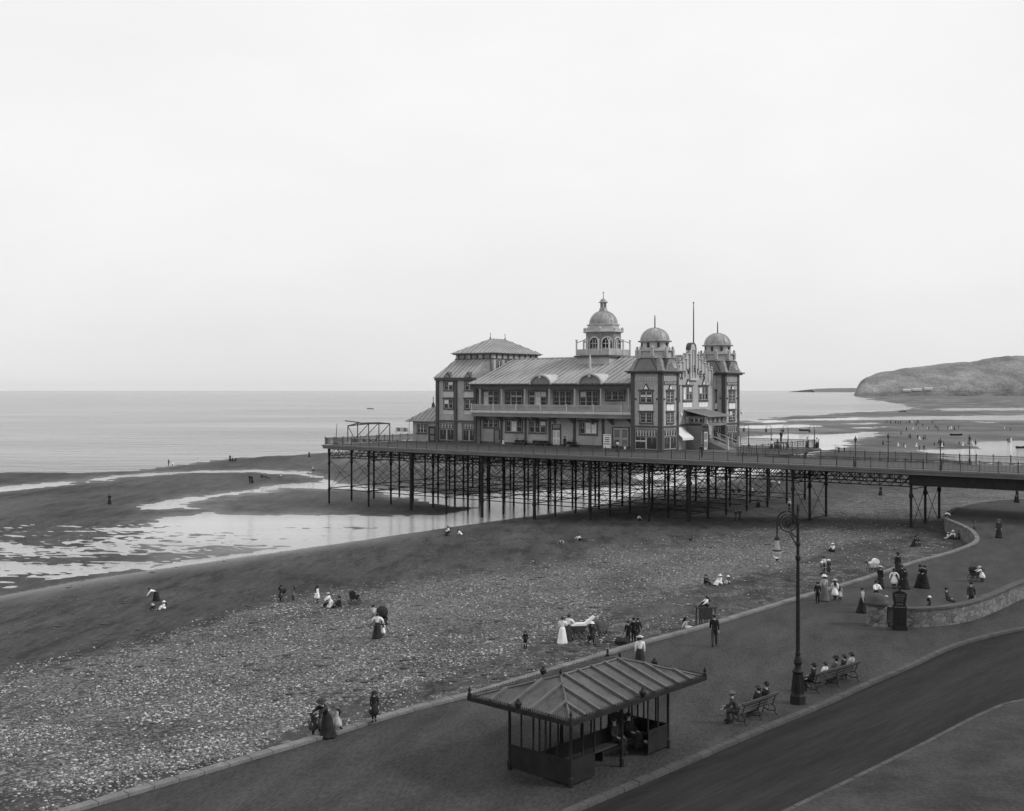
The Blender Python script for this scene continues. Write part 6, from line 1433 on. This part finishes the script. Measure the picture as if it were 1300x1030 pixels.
x, y = G(1109, 727); pram((x, y, 0), 190, 'pushchair with white hood and covers standing by the sea wall edge', 'wht', 'pale')
x, y = G(1238, 738); pram((x, y, 0), 10, 'dark pushchair with raised black hood beside the child in white', 'black', 'dark', False)
x, y, z = GB(734, 812); pram((x, y, z), 190, 'mail cart with long white cover pushed across the shingle by the woman in white blouse', None, 'dark', True, 1.)
x, y, z = GB(765, 809); pram((x, y, z), 30, 'blurred grey pushchair standing alone on the shingle by the slipway', 'mid', 'mid', False)
x, y, z = GB(430, 771); pram((x+1, y+1.2, z), 20, 'black-hooded pushchair behind the woman in black on the shingle edge', 'black', 'black', False)
def umbrella(loc, label, ang=0., tilt=50, sc_=1.):
    o = thing('umbrella', label, 'umbrella', loc, R(ang), None, sc_); Rm = Matrix.Rotation(R(tilt), 3, 'X')
    mb = MB(); mb.lathe([(.6, .0), (.52, .12), (.38, .22), (.2, .29), (.02, .32), (.0, .30), (.19, .275), (.37, .2), (.5, .1)], n=10, c=(0, 0, .55)); mb.v = [tuple(Rm@Vector(v)) for v in mb.v]; link('canopy', mb.mesh('canopy', M['black']), o)
    mb = MB(); mb.tube([(0, 0, 0), (0, 0, .95)], .015, 5); mb.v = [tuple(Rm@Vector(v)) for v in mb.v]; link('stick', mb.mesh('stick', M['iron']), o)
x, y, z = GB(484, 793); umbrella((x, y, z+.75), 'open black umbrella beside the woman with arms out on the shingle', 20, 60, .68)
person((x+.15, y+.2, z), 1.6, 10, 'ground', (J_, 'black'), (SK, 'black'), None, 'woman in black sitting under the open umbrella on the shingle')
x, y, z = GB(363.5, 760); umbrella((x, y, z+.5), 'small black umbrella between two children at the wet sand edge', -40, 60, .42)
x, y, z = GB(567, 680); o = thing('deck_chair', 'dark folding deck chair facing the pool beside the pier', 'deck chair', (x, y, z), R(-70))
mb = MB()
for sx in (-.28, .28): mb.tube([(sx, .45, .0), (sx, -.35, .55)], .02, 5); mb.tube([(sx, -.4, .0), (sx, .5, .95)], .02, 5)
mb.tube([(-.28, .5, .95), (.28, .5, .95)], .02, 5); mb.tube([(-.28, -.35, .55), (.28, -.35, .55)], .02, 5)
link('frame', mb.mesh('frame', M['wood']), o); mb = MB(); mb.add([(-.26, .5, .93), (.26, .5, .93), (.26, .15, .3), (-.26, .15, .3), (-.26, -.35, .5), (.26, -.35, .5), (-.26, .5, .9), (.26, .5, .9), (.26, .15, .27), (-.26, .15, .27), (-.26, -.35, .47), (.26, -.35, .47)], [(0, 1, 2, 3), (3, 2, 5, 4), (7, 6, 9, 8), (8, 9, 10, 11)]); link('canvas', mb.mesh('canvas', M['black']), o)
def heap(px, py, r_, h_, label, mat='ground'):
    x, y, z = GB(px, py); o = thing('sand_heap', label, 'sand heap', (x, y, z)); mb = MB(); vs = []; N = 20
    for i in range(5):
        for k in range(N): a = 2*math.pi*k/N; rr = r_*(1-i/4.6)*(1+.15*math.sin(a*3+r_)); vs.append((rr*math.cos(a), rr*.8*math.sin(a), -.05+h_*math.sin(i/4*math.pi/2)))
    mb.add(vs, [(i*N+k, i*N+(k+1) % N, (i+1)*N+(k+1) % N, (i+1)*N+k) for i in range(4) for k in range(N)]+[tuple(range(4*N, 5*N))]); link('mound', mb.mesh('mound', M['dark'] if mat != 'ground' else M['ground'], smooth=True), o)
heap(707, 690, 1.3, .35, 'low heap of dug sand by the left sand pit'); heap(730, 688, 1.0, .4, 'heap of dug sand left of the boy in the right pit'); heap(746, 687, 1.0, .4, 'heap of dug sand right of the boy in the right pit'); 
x, y, z = GB(790, 819); o = thing('coat_pile', 'heap of dark coats and bags dropped on the slipway beside the three boys', 'coats', (x, y, z+.05)); mb = MB()
for k in range(7): mb.lathe([(.05, 0), (.25, .05), (.22, .2), (.05, .3)], c=(random.uniform(-.5, .4), random.uniform(-.2, .2), .1*random.random()), n=9, sx=random.uniform(.8, 1.4))
link('cloth', mb.mesh('cloth', M['black'], smooth=True), o)
# donkey stand: wooden stall with seated girl
x, y, z = GB(896, 799); st_ = thing('wooden_stall', 'rough wooden stand draped with dark cloth against the sea wall', 'stall', (x, y, z), R(10))
mb = MB(); 
for a in (-.5, -.15, .2, .5): 
    for b in (-.3, .3): mb.tube([(a*1.05, b*1.1, 0), (a, b, 1.35)], .045, 5)
mb.tube([(-.55, -.33, .45), (.55, -.33, .45)], .03, 5); link('trestle', mb.mesh('trestle', M['wood']), st_)
mb = MB(); mb.box(-.62, .62, -.38, .38, 1.35, 1.42); mb.box(-.5, .3, -.385, -.34, .7, 1.34); link('top', mb.mesh('top', M['dark']), st_)
person((x+.1, y, z+1.42-.02), 1.35, -75, 'ground', (P_, 'wht'), (FR, 'black'), None, 'girl in white blouse sitting up on the wooden stand by the sea wall')
# rowing boats on sand and sea
def boat(px, py, L, ang, label):
    x, y = G(px, py, ZW); o = thing('rowing_boat', label, 'boat', (x, y, ZW+.08), R(ang), 'small boats on and beyond the sands'); mb = MB(); out = []; inn = []
    for i in range(9):
        f = i/8; w = .75*math.sin(math.pi*min(1, f*.9+.1))**.7; xx = (f-.5)*L; sh = .62+.22*abs(2*f-1)**2
        for sgn, lst in ((1, out),): lst.append([(xx, -w, sh), (xx, -w*.75, .25), (xx, 0, .0), (xx, w*.75, .25), (xx, w, sh), (xx, w*.88, sh), (xx, w*.6, .32), (xx, 0, .14), (xx, -w*.6, .32), (xx, -w*.88, sh)])
    n = 10; vs = [v for r_ in out for v in r_]; mb.add(vs, [(i*n+k, i*n+(k+1) % n, (i+1)*n+(k+1) % n, (i+1)*n+k) for i in range(8) for k in range(n)]+[tuple(range(n)), tuple(range(8*n, 9*n))]); link('hull', mb.mesh('hull', M['black']), o)
    mb = MB()
    for f in (-.2, .12): mb.box(L*f-.1, L*f+.1, -.55, .55, .42, .46)
    link('thwart', mb.mesh('thwart', M['wood']), o)
boat(1214, 553.5, 5, 5, 'dark beached boat in the middle of the far crowd'); boat(1296, 570, 3.2, 10, 'dark boat lying in the bright pool at the right edge of the photo')
boat(1021, 547.5, 4.5, 0, 'small dark boat on the sands just right of the pier head'); boat(1146, 523.3, 6, 3, 'farthest beached boat at the sea edge beneath the headland'); boat(470, 519.5, 6, 0, 'tiny boat on the open sea above the end of the pier')

# ------------------------------------------------------------------ glazed shelter
sx_, sy_ = 2.9, 41.85; ang = math.atan2(.74, .67); SL, SWd, ZE = 7.9, 4.5, 2.62
sh = local('promenade_shelter', 'hipped-roof glazed iron seafront shelter with crested gutters in the foreground', 'shelter', sx_, sy_, 0, ang)
hl, hw_ = SL/2, SWd/2
mb = MB(); rr = .72; rd = hl-2.2
A = [(-hl, -hw_, ZE), (hl, -hw_, ZE), (hl, hw_, ZE), (-hl, hw_, ZE)]; r0, r1 = (-rd, 0, ZE+rr), (rd, 0, ZE+rr)
for qd in ([A[0], A[1], r1, r0], [A[2], A[3], r0, r1]): roofsheet(mb, qd, seam=.78, th=.06)
for qd in ([A[1], A[2], (rd, .001, ZE+rr), (rd, -.001, ZE+rr)], [A[3], A[0], (-rd, -.001, ZE+rr), (-rd, .001, ZE+rr)]): roofsheet(mb, qd, seam=.78, th=.06)
rf = link('roof', mb.mesh('roof', [M['shelter_roof'], M['shelter_rib']]), sh)
mb = MB()
for p, q_ in ((A[0], r0), (A[3], r0), (A[1], r1), (A[2], r1), (r0, r1)): mb.tube([(p[0], p[1], p[2]+.03), (q_[0], q_[1], q_[2]+.03)], .04, 6)
link('hip_rolls', mb.mesh('hip_rolls', M['shelter_rib']), rf)
mb = MB()
for (a0, a1, b0_, b1_) in ((-hl-.12, hl+.12, -hw_-.12, -hw_), (-hl-.12, hl+.12, hw_, hw_+.12), (-hl-.12, -hl, -hw_, hw_), (hl, hl+.12, -hw_, hw_)): mb.box(a0, a1, b0_, b1_, ZE-.12, ZE+.04)
link('gutter', mb.mesh('gutter', M['iron']), rf)
mb = MB()
def crest(p, q_):
    p = Vector(p); q_ = Vector(q_); L = (q_-p).length; n = int(L/.085)
    for k in range(n):
        c_ = p.lerp(q_, (k+.5)/n); h_ = .12 if k % 2 else .085; mb.tube([tuple(c_), (c_.x, c_.y, c_.z+h_)], [.018, .008], 4)
    mb.tube([(p.x, p.y, p.z+.06), (q_.x, q_.y, q_.z+.06)], .008, 4)
    m_ = (p+q_)/2; mb.lathe([(.05, 0), (.11, .08), (.13, .18), (.06, .26), (.02, .34)], c=tuple(m_), n=8)
cc = [(-hl-.06, -hw_-.06, ZE+.04), (hl+.06, -hw_-.06, ZE+.04), (hl+.06, hw_+.06, ZE+.04), (-hl-.06, hw_+.06, ZE+.04)]
for k in range(4): crest(cc[k], cc[(k+1) % 4])
for c_ in cc: mb.lathe([(.07, 0), (.07, .1), (.03, .14), (.06, .22), (.01, .34)], c=c_, n=8)
for c_ in (r0, r1): mb.lathe([(.06, 0), (.04, .1), (.06, .16), (.01, .26)], c=c_, n=8)
link('cresting', mb.mesh('cresting', M['iron']), rf)
mb = MB(); mb.box(-hl+.1, hl-.1, -hw_+.1, hw_-.1, ZE-.16, ZE-.121); link('ceiling', mb.mesh('ceiling', M['iron2']), sh)
ix, iy = hl-1.05, hw_-.85
for a in (-ix, 0, ix):
    for b in (-iy, iy):
        mb = MB(); mb.lathe([(.09, 0), (.09, .3), (.055, .36), (.05, 2.1), (.09, 2.2), (.06, 2.28), (.06, ZE-.16)], c=(a, b, 0), n=8); link('column', mb.mesh('column', M['iron']), sh)
def screen(p, q_):
    p = Vector((p[0], p[1], 0)); q_ = Vector((q_[0], q_[1], 0)); n = max(1, round((q_-p).length/.6)); d = (q_-p)/n; u = d.normalized(); w = Vector((-u.y, u.x, 0))*.025; mb = MB()
    def bx_(a, b, z0, z1, ww=1, mi=0): mb.add([tuple(v) for v in (a-w*ww+Vector((0, 0, z0)), b-w*ww+Vector((0, 0, z0)), b+w*ww+Vector((0, 0, z0)), a+w*ww+Vector((0, 0, z0)), a-w*ww+Vector((0, 0, z1)), b-w*ww+Vector((0, 0, z1)), b+w*ww+Vector((0, 0, z1)), a+w*ww+Vector((0, 0, z1)))], [(3, 2, 1, 0), (4, 5, 6, 7), (0, 1, 5, 4), (1, 2, 6, 5), (2, 3, 7, 6), (3, 0, 4, 7)], mi)
    bx_(p, q_, .08, .85, .6); bx_(p, q_, .85, .92, 1.2); bx_(p, q_, 2.36, 2.45, 1.2)
    for k in range(n+1): c_ = p+d*k; bx_(c_-u*.025, c_+u*.025, .92, 2.36, .9)
    s_o = link('screen_frame', mb.mesh('screen_frame', M['iron']), sh)
    mb = MB(); a, b = p, q_; mb.add([(a.x-w.x*.1, a.y-w.y*.1, .92), (b.x-w.x*.1, b.y-w.y*.1, .92), (b.x-w.x*.1, b.y-w.y*.1, 2.36), (a.x-w.x*.1, a.y-w.y*.1, 2.36), (a.x+w.x*.1, a.y+w.y*.1, .92), (b.x+w.x*.1, b.y+w.y*.1, .92), (b.x+w.x*.1, b.y+w.y*.1, 2.36), (a.x+w.x*.1, a.y+w.y*.1, 2.36)], [(0, 1, 2, 3), (7, 6, 5, 4), (0, 4, 5, 1), (3, 2, 6, 7)])
    link('pane', mb.mesh('pane', PANE), s_o)
PANE, nt, b = new_mat('shelter_pane'); b.inputs['Base Color'].default_value = (.85, .85, .85, 1); b.inputs['Roughness'].default_value = .05; b.inputs['Transmission Weight'].default_value = 1; b.inputs['IOR'].default_value = 1.05
screen((-ix, -iy), (-ix, iy)); screen((ix, -iy), (ix, iy)); screen((-ix, 0), (ix, 0)); screen((ix*.55, -iy), (ix, -iy)); screen((-ix, -iy), (-ix*.55, -iy))
bo = local('shelter_bench', 'dark slatted bench inside the shelter facing the road', 'bench', sx_, sy_, 0, ang)
mb = MB(); mb.box(-ix+.2, ix-.2, -.6, -.15, .42, .46); link('seat', mb.mesh('seat', M['wood']), bo)
for a in (-ix+.4, 0, ix-.4): mb = MB(); mb.box(a-.03, a+.03, -.55, -.2, 0, .418); link('leg', mb.mesh('leg', M['iron']), bo)
for f, tp, ha, lab in ((1.0, 'dark', ('cap', 'dark'), 'man in dark jacket sitting inside the shelter nearer its right end'), (1.9, 'black', ('sunhat', 'black'), 'woman in black sitting inside the shelter at its right end')):
    x = sx_+f*math.cos(ang)+.35*math.sin(ang); y = sy_+f*math.sin(ang)-.35*math.cos(ang)
    person((x, y, .455-.285*1.65+.12), 1.65, math.degrees(ang), 'bench', (J_, tp), (TR if ha[0] == 'cap' else SK, 'black'), ha, lab)

# ------------------------------------------------------------------ headland and far shore
prof = [(1078,503.4),(1085,502.8),(1086.5,497),(1089,490),(1093,484),(1099,479.5),(1116,473),(1157,466.5),(1195,461.5),(1215,460),(1232,459),(1253,455),(1270,452),(1300,451),(1360,449),(1500,446),(1750,440)]
def hp(px): return np.interp(px, [p[0] for p in prof], [p[1] for p in prof])
nx_, ny_ = 420, 60; pxs = np.linspace(1078, 1750, nx_); Y0 = 3150.
FX, FY = np.meshgrid(pxs, np.linspace(0, 1, ny_)); dist = Y0+FY**1.4*1500
Xh = (FX-CX)/F*(Y0+FY**1.4*260); top = (HZ-hp(FX))*(Y0+250)/F+H
n1 = fbm(Xh*.006, dist*.006, 5, 5); n2 = fbm(Xh*.03, dist*.02, 4, 6)
ramp = np.clip(FY/.30, 0, 1)**.62
Zh = ZW-1+(top-ZW+1)*ramp+(n1-.5)*12*np.clip(FY*6, 0, 1)*np.clip(1-FY*3.0, .08, 1)*np.clip((FX-1082)/20, 0, 1)+(n2-.5)*8*np.clip(FY*8, 0, 1)*np.clip((FX-1082)/15, 0, 1)
Zh = np.where(FY > .5, top*(1-.35*(FY-.5)), Zh)
Xh = (FX-CX)/F*dist
idx = np.arange(nx_*ny_).reshape(ny_, nx_); q = np.stack([idx[:-1, :-1], idx[:-1, 1:], idx[1:, 1:], idx[1:, :-1]], -1).reshape(-1, 4)
me = bpy.data.meshes.new('headland'); me.from_pydata(np.stack([Xh, dist, Zh], -1).reshape(-1, 3).tolist(), [], q.tolist()); me.materials.append(M['cliff']); me.update()
hl_ = link('headland', me); hl_['kind'] = 'structure'
mb = MB()
for (a, b, h_, yy) in ((1036, 1088, 22, 8200),):
    N = 40; pts = []
    for i in range(N+1): f = i/N; pts.append(((a+(b+12-a)*f-CX)*yy/F, H+(h_*(math.sin(math.pi*min(f*1.2+.02, 1)*.5)**.5)*.5+3*vnoise(np.array([f*12.]), np.array([.5]))[0])))
    for i in range(N): 
        x0, z0 = pts[i]; x1, z1 = pts[i+1]; mb.add([(x0, yy, ZW-1), (x1, yy, ZW-1), (x1, yy+150, z1), (x0, yy+150, z0), (x0, yy+900, ZW-1), (x1, yy+900, ZW-1)], [(0, 1, 2, 3), (3, 2, 5, 4)])
struct('far_shore', mb, M['farland'])
# flat rocks and low fields at the foot of the headland
mb = MB(); fl = [G(*p, ZW+.3) for p in [(1100,505.5),(1130,505),(1200,506.5),(1300,507.5),(1700,509)]]
mb.add([(x, y, ZW+.3) for x, y in fl]+[(4200, 3300, ZW+.3), ((1084-CX)*3180/F, 3180, ZW+.3)], [tuple(range(7))]); struct('foreshore_rocks', mb, M['farland'])
def cottage(px, w, h_, label, grp='white houses on the headland'):
    zz = H+(HZ-490)*3170/F; k = (px-1078)/(1750-1078)*(nx_-1); x = (px-CX)*3235/F
    c = int(round(k)); yy = None
    for r_ in range(ny_):
        if Zh[r_, c] > 14: yy = dist[r_, c]; zz = Zh[r_, c]; x = Xh[r_, c]; break
    o = thing('hillside_house', label, 'house', (x, yy-6, zz-7), 0, grp)
    mb = MB(); mb.box(-w/2, w/2, -5, 5, 0, h_); link('wall', mb.mesh('wall', M['offwhite']), o)
    mb = MB(); mb.prism([(-5.6, h_), (5.6, h_), (0, h_+3)], -w/2-.5, w/2+.5, 0, lambda y_, z_, x_: (x_, y_, z_)); link('roof', mb.mesh('roof', M['trim']), o)
cottage(1150, 22, 4, 'leftmost long white building low on the headland slope'); cottage(1163, 26, 4, 'middle long white building low on the headland slope'); cottage(1177, 22, 5, 'rightmost long white building low on the headland slope')

# ------------------------------------------------------------------ air, light, camera
HAZE_D = 2.2e-5
def haze():
    mb = MB(); mb.box(-19000, 19000, -300, 20500, -8, 135); m = bpy.data.materials.new('sea_air'); m.use_nodes = True; nt = m.node_tree
    for n in list(nt.nodes):
        if n.type != 'OUTPUT_MATERIAL': nt.nodes.remove(n)
    v = nt.nodes.new('ShaderNodeVolumePrincipled'); v.inputs['Color'].default_value = (.97, .97, .97, 1); v.inputs['Density'].default_value = HAZE_D
    nt.links.new(v.outputs['Volume'], nt.nodes['Material Output'].inputs['Volume'])
    o = link('haze', mb.mesh('haze', m)); o['kind'] = 'stuff'; o['label'] = 'thin pale sea haze softening the headland and horizon'; return o
haze()
SUN_EL, SUN_AZ = 38, 99      # degrees; azimuth clockwise from straight ahead, to the right
w = bpy.data.worlds.new('World'); sc.world = w; w.use_nodes = True; nt = w.node_tree; N, L = nt.nodes, nt.links
bg = N['Background']; sky = N.new('ShaderNodeTexSky'); sky.sky_type = 'NISHITA'; sky.sun_disc = False; sky.sun_elevation = R(SUN_EL); sky.sun_rotation = R(SUN_AZ); sky.dust_density = 3; sky.air_density = 1.2
bw = N.new('ShaderNodeRGBToBW'); L.new(sky.outputs['Color'], bw.inputs['Color'])
tc = N.new('ShaderNodeTexCoord'); mp = N.new('ShaderNodeMapping'); mp.inputs['Scale'].default_value = (1, 1, 2.6); L.new(tc.outputs['Generated'], mp.inputs['Vector'])
cn = N.new('ShaderNodeTexNoise'); cn.inputs['Scale'].default_value = 2.3; cn.inputs['Detail'].default_value = 7; cn.inputs['Roughness'].default_value = .55; L.new(mp.outputs['Vector'], cn.inputs['Vector'])
sep = N.new('ShaderNodeSeparateXYZ'); L.new(tc.outputs['Generated'], sep.inputs[0])
el = N.new('ShaderNodeMapRange'); el.interpolation_type = 'SMOOTHSTEP'; el.inputs['From Min'].default_value = 0; el.inputs['From Max'].default_value = .20; el.inputs['To Min'].default_value = 8.8; el.inputs['To Max'].default_value = 9.8; L.new(sep.outputs['Z'], el.inputs['Value'])
cr = N.new('ShaderNodeMapRange'); cr.inputs['From Min'].default_value = .35; cr.inputs['From Max'].default_value = .7; cr.inputs['To Min'].default_value = -.5; cr.inputs['To Max'].default_value = .3; L.new(cn.outputs['Fac'], cr.inputs['Value'])
ad = N.new('ShaderNodeMath'); ad.operation = 'ADD'; L.new(el.outputs[0], ad.inputs[0]); L.new(cr.outputs[0], ad.inputs[1])
mx = N.new('ShaderNodeMix'); mx.data_type = 'FLOAT'; mx.inputs[0].default_value = .93; L.new(bw.outputs['Val'], mx.inputs[2]); L.new(ad.outputs[0], mx.inputs[3])
L.new(mx.outputs[0], bg.inputs['Color']); bg.inputs['Strength'].default_value = .10
sl = bpy.data.lights.new('sun', 'SUN'); sl.energy = 2.0; sl.angle = R(12); sl.color = (1, .995, .985); so = bpy.data.objects.new('sun', sl); COL.objects.link(so)
az, e_ = R(SUN_AZ), R(SUN_EL); sd_ = Vector((math.sin(az)*math.cos(e_), math.cos(az)*math.cos(e_), math.sin(e_)))
so.rotation_euler = sd_.to_track_quat('Z', 'Y').to_euler(); so.location = (60, 60, 80)
cam = bpy.data.cameras.new('camera'); co = bpy.data.objects.new('camera', cam); COL.objects.link(co); co.location = (0, 0, H); co.rotation_euler = (R(90), 0, 0)
cam.sensor_width = 36; cam.lens = 36*F/1300; cam.shift_x = 0; cam.shift_y = -(515-HZ)/1300; cam.clip_start = .5; cam.clip_end = 90000
sc.camera = co
vs = sc.view_settings; sc.display_settings.display_device = 'sRGB'; vs.view_transform = 'Standard'; vs.look = 'None'; vs.exposure = 0; vs.gamma = 1
